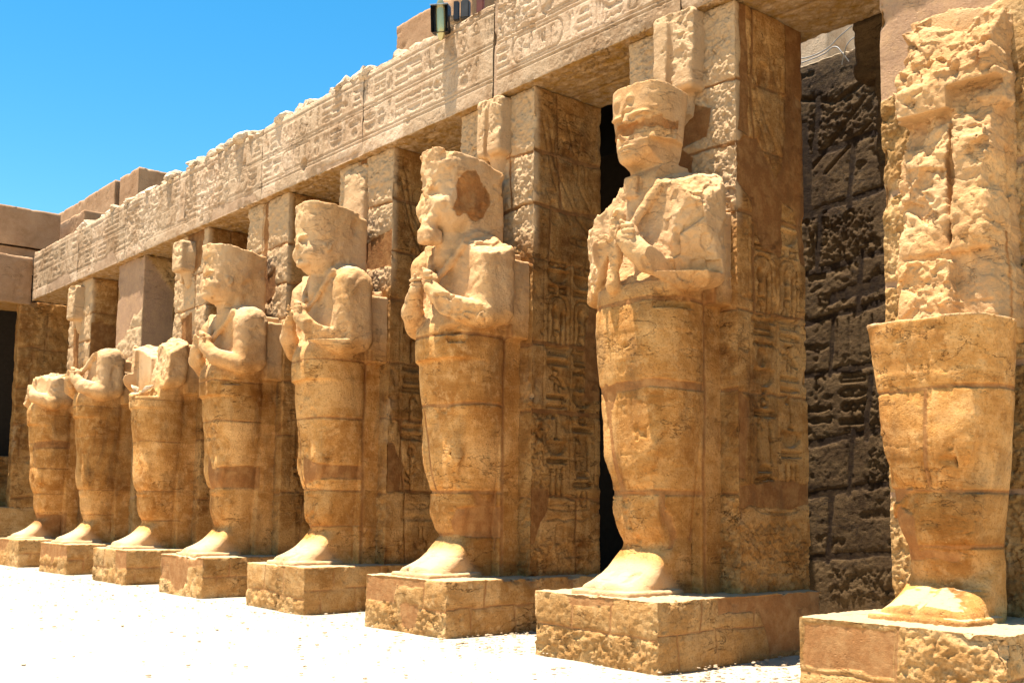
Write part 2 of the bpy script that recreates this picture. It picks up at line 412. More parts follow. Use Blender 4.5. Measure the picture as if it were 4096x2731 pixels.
        for ax in range(3):
            b, e = [(1, 2), (2, 0), (0, 1)][ax]
            s0 = [slice(None)]*3; s1 = [slice(None)]*3
            s0[ax] = slice(0, -1); s1[ax] = slice(1, None)
            for k in (b, e): s0[k] = slice(1, -1); s1[k] = slice(1, -1)
            A = S[tuple(s0)]; B = S[tuple(s1)]; x = np.stack(np.where(A != B), 1)
            if not len(x): continue
            x[:, b] += 1; x[:, e] += 1
            inside = S[x[:, 0], x[:, 1], x[:, 2]]
            def g(db, de):
                y = x.copy(); y[:, b] -= db; y[:, e] -= de; return idx[y[:, 0], y[:, 1], y[:, 2]]
            q = np.stack([g(1, 1), g(0, 1), g(0, 0), g(1, 0)], 1)
            q[~inside] = q[~inside][:, ::-1]; Q.append(q)
        return V, np.concatenate(Q)
def _spl(xs, ys, t):
    """smooth (Catmull-Rom like) interpolation of a profile"""
    xs = np.array(xs, float); ys = np.array(ys, float); mm = np.gradient(ys, xs)
    t = np.clip(t, xs[0], xs[-1]); i = np.clip(np.searchsorted(xs, t)-1, 0, len(xs)-2)
    h = xs[i+1]-xs[i]; s = (t-xs[i])/h
    return ((2*s**3-3*s**2+1)*ys[i]+(s**3-2*s**2+s)*h*mm[i]+(-2*s**3+3*s**2)*ys[i+1]+(s**3-s**2)*h*mm[i+1]).astype(np.float32)

# ---------------------------------------------------------------- materials
def nodes(mat):
    mat.use_nodes = True; t = mat.node_tree; t.nodes.clear(); return t, t.nodes, t.links
def mk(t, typ, **kw):
    n = t.nodes.new(typ)
    for k, v in kw.items():
        if k.startswith('i_'): n.inputs[k[2:].replace('_', ' ')].default_value = v
        else: setattr(n, k, v)
    return n
def ramp(t, fac, stops, interp='LINEAR'):
    r = t.nodes.new('ShaderNodeValToRGB'); r.color_ramp.interpolation = interp
    e = r.color_ramp.elements
    while len(e) < len(stops): e.new(.5)
    for k, (p, c) in enumerate(stops):
        e[k].position = p; e[k].color = (c+(1,)) if len(c) == 3 else c
    t.links.new(fac, r.inputs[0]); return r
def mixc(t, f, a, b, mode='MIX'):
    n = t.nodes.new('ShaderNodeMix'); n.data_type = 'RGBA'; n.blend_type = mode
    for s, v in ((n.inputs['Factor'], f), (n.inputs[6], a), (n.inputs[7], b)):
        if hasattr(v, 'links'): t.links.new(v, s)
        elif isinstance(v, (int, float)): s.default_value = v
        else: s.default_value = tuple(v)+(1,)
    return n.outputs[2]
def noise(t, vec, scale, detail=6, rough=.6, dist=0.):
    n = mk(t, 'ShaderNodeTexNoise'); n.inputs['Scale'].default_value = scale; n.inputs['Detail'].default_value = detail
    n.inputs['Roughness'].default_value = rough; n.inputs['Distortion'].default_value = dist
    t.links.new(vec, n.inputs['Vector']); return n.outputs['Fac']
def mapping(t, vec, sc_, loc=(0, 0, 0), rot=(0, 0, 0)):
    n = mk(t, 'ShaderNodeMapping'); n.inputs['Scale'].default_value = sc_; n.inputs['Location'].default_value = loc; n.inputs['Rotation'].default_value = rot
    t.links.new(vec, n.inputs['Vector']); return n.outputs[0]
def stone_mat(name, pale, mid, dark, plaster, bump=.6, rough_bump=1., soot=0., strata=.5):
    mt = bpy.data.materials.new(name); t, N, L = nodes(mt)
    geo = mk(t, 'ShaderNodeNewGeometry'); pos = geo.outputs['Position']
    n1 = noise(t, pos, 1.1, 8, .62, .6); n2 = noise(t, pos, 6.5, 8, .65); n3 = noise(t, pos, 38, 5, .7)
    st = noise(t, mapping(t, pos, (.9, .9, 4.2), rot=(.09, .06, 0)), 1.5, 8, .68, 1.2)
    c = ramp(t, n1, [(.36, dark), (.5, mid), (.62, pale)]).outputs[0]
    c2 = ramp(t, st, [(.38, dark), (.52, mid), (.64, pale)]).outputs[0]
    c = mixc(t, strata, c, c2)
    # ochre flecks and pale scuffs
    f = ramp(t, n2, [(.5, (0, 0, 0)), (.62, (1, 1, 1))]).outputs[0]
    c = mixc(t, mixc(t, .5, (0, 0, 0), f), c, pale)
    vor = mk(t, 'ShaderNodeTexVoronoi'); vor.inputs['Scale'].default_value = 30; L.new(pos, vor.inputs['Vector'])
    fl = ramp(t, vor.outputs['Distance'], [(.0, (1, 1, 1)), (.22, (0, 0, 0))]).outputs[0]
    zone = ramp(t, noise(t, pos, 1.9, 4, .6), [(.5, (0, 0, 0)), (.62, (1, 1, 1))]).outputs[0]
    c = mixc(t, mixc(t, 1., fl, zone, 'MULTIPLY'), c, tuple(min(1, x*1.25) for x in pale))
    c = mixc(t, ramp(t, n3, [(.34, (.6,)*3), (.49, (0, 0, 0))]).outputs[0], c, tuple(x*.8 for x in dark))
    # every block of the masonry has its own tone
    ti = mk(t, 'ShaderNodeAttribute', attribute_name='tint'); tv = mk(t, 'ShaderNodeMath', operation='ADD'); tv.inputs[1].default_value = 1.
    L.new(ti.outputs['Fac'], tv.inputs[0]); cc_ = mk(t, 'ShaderNodeCombineColor')
    for q_, e_ in zip(cc_.inputs, (.9, 1., 1.25)):
        pw = mk(t, 'ShaderNodeMath', operation='POWER'); L.new(tv.outputs[0], pw.inputs[0]); pw.inputs[1].default_value = e_; L.new(pw.outputs[0], q_)
    c = mixc(t, 1., c, cc_.outputs[0], 'MULTIPLY')
    # hairline cracks along the bedding
    ck = noise(t, mapping(t, pos, (.8, .8, 2.4), rot=(.1, -.05, 0)), 1.7, 6, .6, .4)
    ckm = ramp(t, ck, [(.0, (0, 0, 0)), (.494, (0, 0, 0)), (.4985, (1, 1, 1)), (.5015, (1, 1, 1)), (.506, (0, 0, 0))]).outputs[0]
    ckz = ramp(t, noise(t, pos, 1.2, 3), [(.5, (0, 0, 0)), (.58, (.8,)*3)]).outputs[0]
    ckm = mixc(t, 1., ckm, ckz, 'MULTIPLY'); c = mixc(t, ckm, c, tuple(x*.35 for x in dark))
    # plaster (smooth clay-coloured mortar)
    ap = mk(t, 'ShaderNodeAttribute', attribute_name='plaster')
    pn = noise(t, pos, 2.3, 5, .55)
    pc = ramp(t, pn, [(.3, tuple(x*.86 for x in plaster)), (.7, tuple(min(1, x*1.1) for x in plaster))]).outputs[0]
    pc = mixc(t, ramp(t, n3, [(.35, (.5,)*3), (.6, (0, 0, 0))]).outputs[0], pc, tuple(x*.6 for x in plaster))
    pc = mixc(t, ramp(t, n2, [(.45, (0, 0, 0)), (.65, (.55,)*3)]).outputs[0], pc, tuple(.5*x+.5*y for x, y in zip(plaster, pale)))
    c = mixc(t, ap.outputs['Fac'], c, pc)
    pt = mk(t, 'ShaderNodeAttribute', attribute_name='paint')           # remains of yellow ceiling paint
    pm = ramp(t, n2, [(.35, (1, 1, 1)), (.62, (.25,)*3)]).outputs[0]
    c = mixc(t, mixc(t, 1., pm, pt.outputs['Color'], 'MULTIPLY'), c, (.30, .15, .025))
    if soot:
        sn = noise(t, mapping(t, pos, (1.6, 1.6, .7)), 1.3, 7, .65, .5)
        c = mixc(t, mixc(t, soot, (0, 0, 0), ramp(t, sn, [(.52, (0, 0, 0)), (.68, (1, 1, 1))]).outputs[0]), c, (.07, .045, .025))
    pa = mk(t, 'ShaderNodeAttribute', attribute_name='pale')            # freshly broken or weathered stone without patina; also sunlight painted on feet and chests
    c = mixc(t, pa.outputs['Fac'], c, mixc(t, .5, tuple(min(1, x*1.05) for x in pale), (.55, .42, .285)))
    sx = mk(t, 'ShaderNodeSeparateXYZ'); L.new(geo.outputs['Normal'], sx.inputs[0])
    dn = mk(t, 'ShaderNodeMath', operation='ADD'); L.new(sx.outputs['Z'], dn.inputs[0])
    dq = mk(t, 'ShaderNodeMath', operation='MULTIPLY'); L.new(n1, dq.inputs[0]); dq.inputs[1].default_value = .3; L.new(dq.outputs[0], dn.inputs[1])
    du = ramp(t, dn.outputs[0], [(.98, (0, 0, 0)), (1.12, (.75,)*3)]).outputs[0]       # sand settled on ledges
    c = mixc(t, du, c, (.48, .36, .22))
    b = mk(t, 'ShaderNodeBsdfPrincipled'); b.inputs['Roughness'].default_value = .92; b.inputs['Specular IOR Level'].default_value = .15
    L.new(c, b.inputs['Base Color'])
    # fine relief
    mus = noise(t, pos, 20, 9, .72); mus2 = noise(t, pos, 75, 6, .7)
    pit = mk(t, 'ShaderNodeTexVoronoi'); pit.inputs['Scale'].default_value = 17; L.new(mapping(t, pos, (1, 1, 1.4)), pit.inputs['Vector'])
    pr_ = ramp(t, pit.outputs['Distance'], [(.0, (0, 0, 0)), (.26, (1, 1, 1))]).outputs[0]
    pz = ramp(t, noise(t, pos, 3.1, 4), [(.48, (0, 0, 0)), (.6, (1, 1, 1))]).outputs[0]
    def mth(op, a, b_):
        n = mk(t, 'ShaderNodeMath', operation=op)
        for s, v in ((n.inputs[0], a), (n.inputs[1], b_)):
            if hasattr(v, 'links'): L.new(v, s)
            else: s.default_value = v
        return n.outputs[0]
    hgt = mth('ADD', mth('MULTIPLY', mus, 1.0*rough_bump), mth('MULTIPLY', mus2, .35))
    hgt = mth('SUBTRACT', mth('ADD', hgt, mth('MULTIPLY', st, .25)), mth('MULTIPLY', ckm, .8))
    hgt = mth('SUBTRACT', hgt, mth('MULTIPLY', mth('MULTIPLY', mth('SUBTRACT', 1., pr_), pz), .6))
    amp = mth('SUBTRACT', 1., mth('MULTIPLY', ap.outputs['Fac'], .5))
    bp_ = mk(t, 'ShaderNodeBump'); bp_.inputs['Strength'].default_value = bump; bp_.inputs['Distance'].default_value = .03
    L.new(mth('MULTIPLY', hgt, amp), bp_.inputs['Height']); L.new(bp_.outputs[0], b.inputs['Normal'])
    o = mk(t, 'ShaderNodeOutputMaterial'); L.new(b.outputs[0], o.inputs[0]); return mt
def plain_mat(name, col, rough=.6, metal=0., spec=.4):
    mt = bpy.data.materials.new(name); t, N, L = nodes(mt)
    b = mk(t, 'ShaderNodeBsdfPrincipled'); b.inputs['Roughness'].default_value = rough; b.inputs['Metallic'].default_value = metal
    b.inputs['Specular IOR Level'].default_value = spec
    tc = mk(t, 'ShaderNodeTexCoord'); n = noise(t, tc.outputs['Object'], 9, 5)
    L.new(ramp(t, n, [(.3, tuple(x*.8 for x in col)), (.7, tuple(min(1, x*1.15) for x in col))]).outputs[0], b.inputs['Base Color'])
    o = mk(t, 'ShaderNodeOutputMaterial'); L.new(b.outputs[0], o.inputs[0]); return mt
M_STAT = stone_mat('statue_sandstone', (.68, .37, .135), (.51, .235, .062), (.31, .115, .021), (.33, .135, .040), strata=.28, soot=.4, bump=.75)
M_PIER = stone_mat('pillar_sandstone', (.58, .32, .115), (.40, .185, .050), (.19, .068, .013), (.25, .10, .028), soot=.4, bump=1., strata=.3)
M_ARCH = stone_mat('architrave_sandstone', (.61, .43, .275), (.51, .34, .205), (.35, .205, .105), (.42, .26, .15), soot=.15, bump=.8, strata=.2)
M_PED = stone_mat('pedestal_sandstone', (.62, .38, .165), (.49, .26, .09), (.30, .135, .034), (.36, .16, .055), bump=.9, strata=.25)
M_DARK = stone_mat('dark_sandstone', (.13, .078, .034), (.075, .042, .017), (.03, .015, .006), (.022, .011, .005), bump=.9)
M_PIER2 = stone_mat('rendered_pillar', (.54, .33, .145), (.41, .225, .075), (.23, .105, .030), (.41, .24, .135), bump=.8, strata=.3)
M_REND = stone_mat('clay_render', (.40, .235, .125), (.35, .195, .10), (.28, .15, .07), (.35, .19, .095), bump=.35, strata=.1)
M_RUB = stone_mat('rubble_stone', (.70, .54, .38), (.58, .42, .27), (.40, .26, .14), (.5, .3, .2), bump=1.2)
def ground_mat():
    mt = bpy.data.materials.new('sand'); t, N, L = nodes(mt)
    geo = mk(t, 'ShaderNodeNewGeometry'); pos = geo.outputs['Position']
    n1 = noise(t, pos, .6, 6, .6); n2 = noise(t, pos, 9, 8, .7); n3 = noise(t, pos, 60, 5, .7)
    c = ramp(t, n1, [(.3, (.37, .31, .225)), (.7, (.46, .385, .285))]).outputs[0]
    c = mixc(t, ramp(t, n3, [(.3, (.5,)*3), (.5, (0, 0, 0))]).outputs[0], c, (.30, .22, .14))
    b = mk(t, 'ShaderNodeBsdfPrincipled'); b.inputs['Roughness'].default_value = .95; b.inputs['Specular IOR Level'].default_value = .1
    L.new(c, b.inputs['Base Color'])
    bp_ = mk(t, 'ShaderNodeBump'); bp_.inputs['Strength'].default_value = .7; bp_.inputs['Distance'].default_value = .03
    L.new(mixc(t, .4, n2, n3), bp_.inputs['Height']); L.new(bp_.outputs[0], b.inputs['Normal'])
    o = mk(t, 'ShaderNodeOutputMaterial'); L.new(b.outputs[0], o.inputs[0]); return mt
M_SAND = ground_mat()
M_BLACK = plain_mat('black_metal', (.02, .02, .022), .45, .3)
M_GREY = plain_mat('grey_metal', (.5, .52, .55), .35, .8)
M_RUST = plain_mat('rusty_box', (.14, .035, .02), .6)
M_CABLE = plain_mat('cable', (.33, .33, .34), .5)
def glass_mat():
    mt = bpy.data.materials.new('lamp_glass'); t, N, L = nodes(mt)
    b = mk(t, 'ShaderNodeBsdfPrincipled'); b.inputs['Base Color'].default_value = (.42, .36, .16, 1); b.inputs['Roughness'].default_value = .12
    b.inputs['Metallic'].default_value = .55; b.inputs['Coat Weight'].default_value = 1
    o = mk(t, 'ShaderNodeOutputMaterial'); L.new(b.outputs[0], o.inputs[0]); return mt
M_GLASS = glass_mat()
M_UNLIT = plain_mat('unlit_black_stone', (.025, .018, .012), .9, 0, .1)  # shade of the unlit interiors put into the stone colour

# ================================================================ the setting
S = 3.6
def build_ground():
    xs = np.concatenate([[-3000, -600, -120, -40, -20], np.arange(-10, 33, .16), [36, 45, 70, 130, 600, 3000]])
    ys = np.concatenate([[-3000, -600, -130, -50, -25, -16], np.arange(-12, 3.4, .16), [5, 9, 14, 25, 60, 200, 800, 3000]])
    X, Y = np.meshgrid(xs, ys, indexing='ij'); P = np.stack([X.ravel(), Y.ravel(), np.zeros(X.size)], 1)
    near = np.exp(-np.clip(np.abs(P[:, 1]+2)-8, 0, 99)/4)
    P[:, 2] = near*(.05*fbm(P, .35, 4, 3)+.02*fbm(P, 1.6, 4, 8))-.02
    # sand drifted against the pedestals
    i = np.arange(X.size).reshape(X.shape); q = np.stack([i[:-1, :-1], i[1:, :-1], i[1:, 1:], i[:-1, 1:]], -1).reshape(-1, 4)
    o = link('ground', np_mesh('ground', P, q), M_SAND); tag(o, kind='structure')
build_ground()

def rock_mesh(name, seed, sub=2, rough=.35, flat=.8):
    import bmesh
    bm = bmesh.new(); bmesh.ops.create_icosphere(bm, subdivisions=sub, radius=1)
    P = np.array([v.co[:] for v in bm.verts]); rs = np.random.RandomState(seed)
    for k in range(7):                                     # knock flat facets off the lump
        n = rs.randn(3); n /= np.linalg.norm(n); d = rs.uniform(.45, .8); e = P@n-d; P = P-np.clip(e, 0, 9)[:, None]*n
    P = P*(1+rough*fbm(P, 1.3, 5, seed)[:, None]); P[:, 2] *= flat
    for v, p in zip(bm.verts, P): v.co = p
    me = bpy.data.meshes.new(name); bm.to_mesh(me); bm.free(); return me

def build_pebbles():
    rnd = random.Random(5); V = []; Q = []; rs = np.random.RandomState(4)
    base = []
    for s in range(5):
        me = rock_mesh('t', 30+s, 1, .3, .6); base.append((np.array([v.co[:] for v in me.vertices]), np.array([p.vertices[:] for p in me.polygons]))); bpy.data.meshes.remove(me)
    off = 0
    def put(x, y, r):
        nonlocal off
        b, f = base[rnd.randrange(5)]; a = rnd.uniform(0, 6.28); c, s_ = math.cos(a), math.sin(a)
        p = b*r*np.array([rnd.uniform(.8, 1.5), 1, rnd.uniform(.5, .9)])
        p = np.stack([p[:, 0]*c-p[:, 1]*s_+x, p[:, 0]*s_+p[:, 1]*c+y, p[:, 2]+.004], 1)
        V.append(p); Q.append(f+off); off += len(p)
    for k in range(1500):
        put(rnd.uniform(-2, 28), -abs(rnd.gauss(0, 2.6)), rnd.choice((.006, .008, .01, .012, .016, .02, .03)))
    for n in range(8):                                     # more grit in the gaps between the pedestals
        for k in range(420 if n > 4 else 90): put(n*S+rnd.uniform(1.95, 3.6), rnd.uniform(-.4, 2.9), rnd.choice((.006, .009, .012, .016, .022, .035)))
    o = link('ground_pebbles', np_mesh('pebbles', np.concatenate(V), np.concatenate(Q)), M_RUB, smooth=False); tag(o, kind='stuff')
build_pebbles()

# ---------------------------------------------------------------- pedestals
ORD = ['farthest', 'second', 'third', 'fourth', 'fifth', 'sixth', 'seventh', 'nearest']
PED_LABEL = ['small farthest pedestal under the leftmost headless statue',
 'pedestal with a drip of render, under the second headless statue',
 'crumbling pedestal under the broken third statue with loose fragments',
 'pedestal with smooth rendered front, under the fourth statue with a thin neck',
 'pedestal with a ragged lower course, under the fifth statue with pointed chin',
 'pedestal with a tongue of render, under the statue with a patched head',
 'large rough block pedestal with long shaded side, under the most complete statue',
 'nearest pedestal of two big cracked blocks, cut off by the right edge']
def fit_res(n): return (.05, .045, .04, .035, .028, .022, .015, .013)[n]
ped_front = {
 0: dict(j=[], p=[[(0, .32), (.75, .38), (1.05, .72), (0, .74)]], r=[[(.55, .0), (1.9, .0), (1.9, .42), (1.3, .5), (.6, .45)]]),
 1: dict(j=[[(-.1, .17), (2, .14)]], p=[[(0, .3), (.35, .42), (.8, .36), (.85, .22), (1.0, .2), (1.1, .4), (1.9, .38), (1.9, .74), (0, .74)]], r=[[(0, 0), (1.9, 0), (1.9, .34), (0, .34)]]),
 2: dict(j=[[(-.1, .29), (2, .33)], [(.62, .3), (.7, .75)], [(1.25, .35), (1.3, .72)]], p=[[(1.3, .3), (1.9, .34), (1.9, .74), (1.28, .74)]], r=[[(0, .0), (1.9, .0), (1.9, .34), (.9, .34), (.2, .6), (0, .6)]]),
 3: dict(j=[[(1.2, .25), (1.28, .72)]], p=[[(0, .26), (.45, .2), (.8, .02), (1.1, .12), (1.2, .3), (1.25, .74), (0, .74)], [(1.25, .5), (1.9, .55), (1.9, .74), (1.25, .74)]], r=[[(0, 0), (1.9, 0), (1.9, .3), (1.2, .22), (0, .25)]]),
 4: dict(j=[[(.6, .28), (.63, .75)], [(1.22, .3), (1.25, .75)], [(-.1, .26), (.8, .29), (1.2, .22), (2, .22)]], p=[], r=[[(0, 0), (1.9, 0), (1.9, .26), (1.2, .28), (.5, .3), (0, .28)]]),
 5: dict(j=[[(-.1, .36), (.75, .34)], [(1.38, .3), (1.4, .75)], [(1.3, .3), (2, .32)]], p=[[(0, .34), (.7, .33), (.8, .75), (0, .75)], [(.78, .56), (1.38, .6), (1.38, .75), (.78, .75)], [(.85, .3), (.9, .08), (1.1, .02), (1.25, .12), (1.28, .35), (1.0, .38)]], r=[[(0, 0), (1.9, 0), (1.9, .32), (0, .34)]]),
 6: dict(j=[[(.6, .32), (.62, .62)], [(1.2, .33), (1.22, .66)], [(-.1, .335), (2, .30)], [(.58, .6), (1.25, .625)]], p=[[(.56, .62), (1.24, .64), (1.24, .75), (.56, .75)]], r=[[(0, 0), (1.9, 0), (1.9, .3), (0, .33)]]),
 7: dict(j=[[(.95, .2), (.97, .75)], [(-.1, .2), (.35, .22), (2, .12)]], p=[[(.05, .26), (.94, .24), (.94, .64), (.05, .64)]], r=[[(1.0, .12), (1.9, .1), (1.9, .7), (1.0, .7)]]),
}
for n in range(8):
    x = n*S; rnd = random.Random(n); f = ped_front[n]
    mf = Masonry(n+1, .010 if n != 7 else .008, wob=.03)
    for j in f['j']: mf.joint([(x+a, b) for a, b in j], .014)
    for j in f['p']: mf.patch([(x+a, b) for a, b in j])
    for j in f['r']: mf.roughen([(x+a, b) for a, b in j], .028)
    ms = Masonry(n+21, .014, wob=.03)
    ms.joint([(-.2, .34), (1., .36), (3, .33)], .010)
    for c in (.45+rnd.random()*.3, 1.35+rnd.random()*.3, 2.2): ms.joint([(c, .35), (c+.03, .8)], .010)
    for c in (.2+rnd.random()*.3, .9+rnd.random()*.3, 1.9): ms.joint([(c, -.1), (c-.03, .35)], .010)
    if n == 6:
        ms.patch([(1.0, .5), (1.7, .52), (1.9, .02), (2.95, .02), (2.95, .75), (1.0, .75)])
    mt_ = Masonry(n+31, .012)
    o = shell('statue_pedestal', (x, 0, -.1), (x+1.9, 2.9, .70), fit_res(n), {'-y': mf, '+x': ms, '+z': mt_}, M_PED, faces='-y+x+z', wear=.016, wseed=n*7, tlev=[.34])
    tag(o, PED_LABEL[n], 'pedestal', 'stone pedestals of the statue row')

# ---------------------------------------------------------------- pillars
PIL_LABEL = ['narrow sunlit pillar with a broken knob of stone, behind the leftmost statue',
 'pillar with smooth rendered upper front and jagged stone edge, behind the second statue',
 'pillar with a hanging tongue of old stone near its top, behind the broken third statue',
 'pillar with granular twin slabs under the beam, behind the fourth statue with the narrow neck',
 'pillar with a rendered strip down its upper front, behind the fifth statue from the left',
 'square pillar with deep carved shaded side, behind the statue with the patched head',
 'large pillar with two long carved columns on its side, behind the most complete statue',
 'rendered pillar filling the right edge of the photo, behind the broken nearest statue']
def rects_of(j): pass
for n in range(8):
    x = n*S; rnd = random.Random(100+n); z0, z1 = .66, 7.69
    top = 10.2 if n == 7 else z1
    zj = [1.80, 3.01, 3.97, 5.15, 5.95, 6.75]
    zj = [z+rnd.uniform(-.1, .1)*(n not in (5, 6)) for z in zj]
    mf = Masonry(n+41, .014); ms = Masonry(n+61, .007)
    for k, z in enumerate(zj):
        mf.joint([(x-.2, z+rnd.uniform(-.05, .05)), (x+.8, z), (x+2, z+rnd.uniform(-.06, .06))], rnd.uniform(.010, .028))
        ms.joint([(1.3, z+rnd.uniform(-.04, .04)), (2.2, z), (3.1, z+rnd.uniform(-.06, .06))], rnd.uniform(.010, .034))
    lev = [z0]+zj+[z1]
    for a, b in zip(lev[:-1], lev[1:]):
        c = x+rnd.uniform(.5, 1.25)
        if rnd.random() < .6: mf.joint([(c, a), (c+rnd.uniform(-.08, .08), b)], rnd.uniform(.010, .022))
        c = rnd.uniform(1.85, 2.5)
        if a > 5 or (a < 1.7 and rnd.random() < .5) or rnd.random() < .2: ms.joint([(c, a), (c+rnd.uniform(-.08, .08), b)], rnd.uniform(.010, .025))
    if n == 0: mf.patch([(x+.5, 5.0), (x+.9, 5.2), (x+.8, 7.0), (x+.4, 7)])
    if n == 1: mf.patch([(x, 5.6), (x+.5, 5.7), (x+.8, 5.9), (x+1.2, 6.3), (x+1.4, 6.25), (x+1.8, 6.4), (x+1.8, 7.8), (x-.1, 7.8), (x-.1, 5.6)])
    if n == 2: mf.patch([(x+.55, 6.6), (x+1.4, 6.9), (x+1.5, 7.8), (x+.6, 7.8)]); mf.patch([(x+.6, 5.0), (x+1.1, 5.1), (x+1.0, 5.9), (x+.4, 5.8)])
    if n == 3: mf.patch([(x-.1, 5.7), (x+1.3, 6.3), (x+1.3, 5.8), (x+.6, 5.4)]); mf.patch([(x+.75, 6.0), (x+.92, 6.0), (x+.9, 7.8), (x+.72, 7.8)])
    if n == 4: mf.patch([(x+.0, 6.0), (x+1.8, 6.3), (x+1.8, 5.6), (x+.9, 5.7)]); mf.patch([(x+.72, 6.0), (x+.95, 6.0), (x+.9, 7.8), (x+.66, 7.8)])
    if n == 5: mf.patch([(x+.62, 6.5), (x+.85, 6.5), (x+.8, 7.8), (x+.66, 7.8)])
    if n == 6: mf.patch([(x+.8, 6.0), (x+1.3, 6.1), (x+1.35, 6.5), (x+.9, 6.6)]); mf.patch([(x+.4, 5.5), (x+1.0, 5.2), (x+1.1, 5.9), (x+.6, 6.2)])
    mf.roughen([(x, 5.0), (x+1.73, 5.0), (x+1.73, 7.7), (x, 7.7)], .022)
    mf.roughen([(x+1.2, .6), (x+1.73, .6), (x+1.73, 1.8), (x+1.2, 1.8)], .03)
    if n == 7:
        mf = Masonry(48, .010); 
        mf.patch([(x-.2, 5.86), (x+.45, 5.95), (x+.62, 6.35), (x+1.1, 6.5), (x+1.73, 6.7), (x+1.8, 10.3), (x-.3, 10.3)])
        for z in (1.8, 3.0, 3.95, 4.9): mf.joint([(x-.2, z), (x+2, z+.05)], .03)
        mf.roughen([(x, .6), (x+1.73, .6), (x+1.73, 5.9), (x, 5.9)], .028)
    # side faces: two carved columns below, figures above
    C = ms.C
    if n in (1, 2, 3, 4, 5, 6):
        for (a, b) in ((1.85, 2.28), (2.36, 2.78)):
            if n in (5, 6):
                q1 = [('two', .16), ('basket', .20), ('lines', .16), ('cart', .80), ('comb', .22), ('water', .12), ('disc', .22), ('basket', .24), ('vase', .24), ('lines', .14), ('pair', .5), ('loaf', .14), ('eye', .16), ('strokes', .26)]
                q2 = [('sun3', .13), ('basket', .22), ('two', .15), ('cart', .78), ('tooth', .14), ('tooth', .14), ('bee', .36), ('bar', .12), ('arm', .14), ('was', .42), ('basket', .22), ('lines', .14), ('strokes', .5)]
                seq_col(C, a, b-a, 5.2, q1 if (a < 2) ^ (n == 5) else q2, .014, .058)
            else: text_col(C, a, b-a, 2.0, 5.2, rnd, .015, .04)
        for a in (1.80, 2.32, 2.82): C.line([(a, 1.95), (a, 5.3)], .009, .014)
        text_col(C, 1.85, .9, 1.1, 1.75, rnd, .014, .02)
        # large figures in the upper panel: disc, wings and kilt lines
        C.glyph([DISC[1]], 2.0, 6.75, .22, .3, .014, .03)
        C.line([(1.85, 7.3), (2.0, 6.6), (2.45, 5.9), (2.75, 5.6)], .016, .022); C.line([(1.75, 7.2), (1.95, 6.4), (2.3, 5.8)], .014, .02)
        C.line([(2.5, 7.1), (2.45, 6.4), (2.75, 6.0)], .014, .02); C.glyph(FLAT['eye'], 2.3, 5.45, .4, .2, .014, .025)
        C.line([(2.2, 7.4), (2.35, 6.9), (2.6, 6.7), (2.6, 6.4)], .014, .02)
    if n == 6:
        ms.patch([(1.80, 6.05), (1.86, 6.6), (1.8, 7.8), (1.66, 7.8), (1.70, 6.6), (1.62, 6.1)])
        ms.patch([(1.57, 5.9), (1.75, 6.05), (1.95, 6.1), (2.2, 5.85), (2.35, 5.65), (2.45, 5.8), (2.55, 6.2), (2.6, 7.8), (3.0, 7.8), (3.0, 4.6), (2.8, 4.7), (2.75, 5.3), (2.5, 5.4), (2.4, 4.7), (2.1, 4.75), (1.95, 5.0), (1.85, 5.3), (1.6, 5.5)])
        ms.patch([(1.5, 1.62), (1.75, 1.70), (2.3, 1.66), (3.0, 1.72), (3.0, 2.0), (2.3, 1.98), (1.9, 1.95), (1.5, 1.9)])
        ms.patch([(1.5, 2.0), (1.72, 2.0), (1.75, 2.9), (1.6, 3.0), (1.5, 3.0)])
        ms.roughen([(1.5, .6), (3, .6), (3, 1.3), (1.5, 1.5)], .03)
    if n == 5:
        ms.patch([(1.5, 1.2), (1.62, 1.15), (1.9, 1.62), (1.9, 1.9), (1.5, 1.9)])
        ms.patch([(2.6, 3.2), (3, 3.2), (3, 5.0), (2.75, 5.0), (2.62, 4.0)])
        ms.roughen([(1.5, 1.9), (1.95, 1.9), (1.95, 3.0), (1.5, 3.0)], .035); ms.roughen([(1.5, .6), (3, .6), (3, 1.25), (1.5, 1.25)], .03)
    if n == 4: ms.patch([(1.5, 1.85), (1.8, 1.9), (1.95, 2.3), (1.7, 2.7), (1.5, 2.6)])
    if n == 3: ms.patch([(2.2, 1.2), (3, 1.2), (3, 3), (2.4, 2.4)])
    if n == 1: ms.patch([(1.5, 5.2), (2.3, 5.2), (2.4, 6.8), (1.6, 7.7), (1.5, 7.7)])
    if n == 0: ms.patch([(1.5, 5.2), (2.6, 5.2), (2.6, 6.4), (1.6, 6.5)])
    res = (.05, .045, .035, .028, .020, .015, .0115, .0125)[n]
    o = shell('temple_pillar', (x, 1.57, z0), (x+1.73, 2.93, top), res, {'-y': mf, '+x': ms, '-x': Masonry(n+81, .012)}, M_PIER2 if n in (1, 7) else M_PIER,
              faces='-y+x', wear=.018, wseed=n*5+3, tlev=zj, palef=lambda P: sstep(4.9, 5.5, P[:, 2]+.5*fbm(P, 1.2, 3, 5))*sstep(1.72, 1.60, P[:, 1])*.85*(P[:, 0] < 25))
    tag(o, PIL_LABEL[n], 'pillar', 'square pillars of the colonnade')

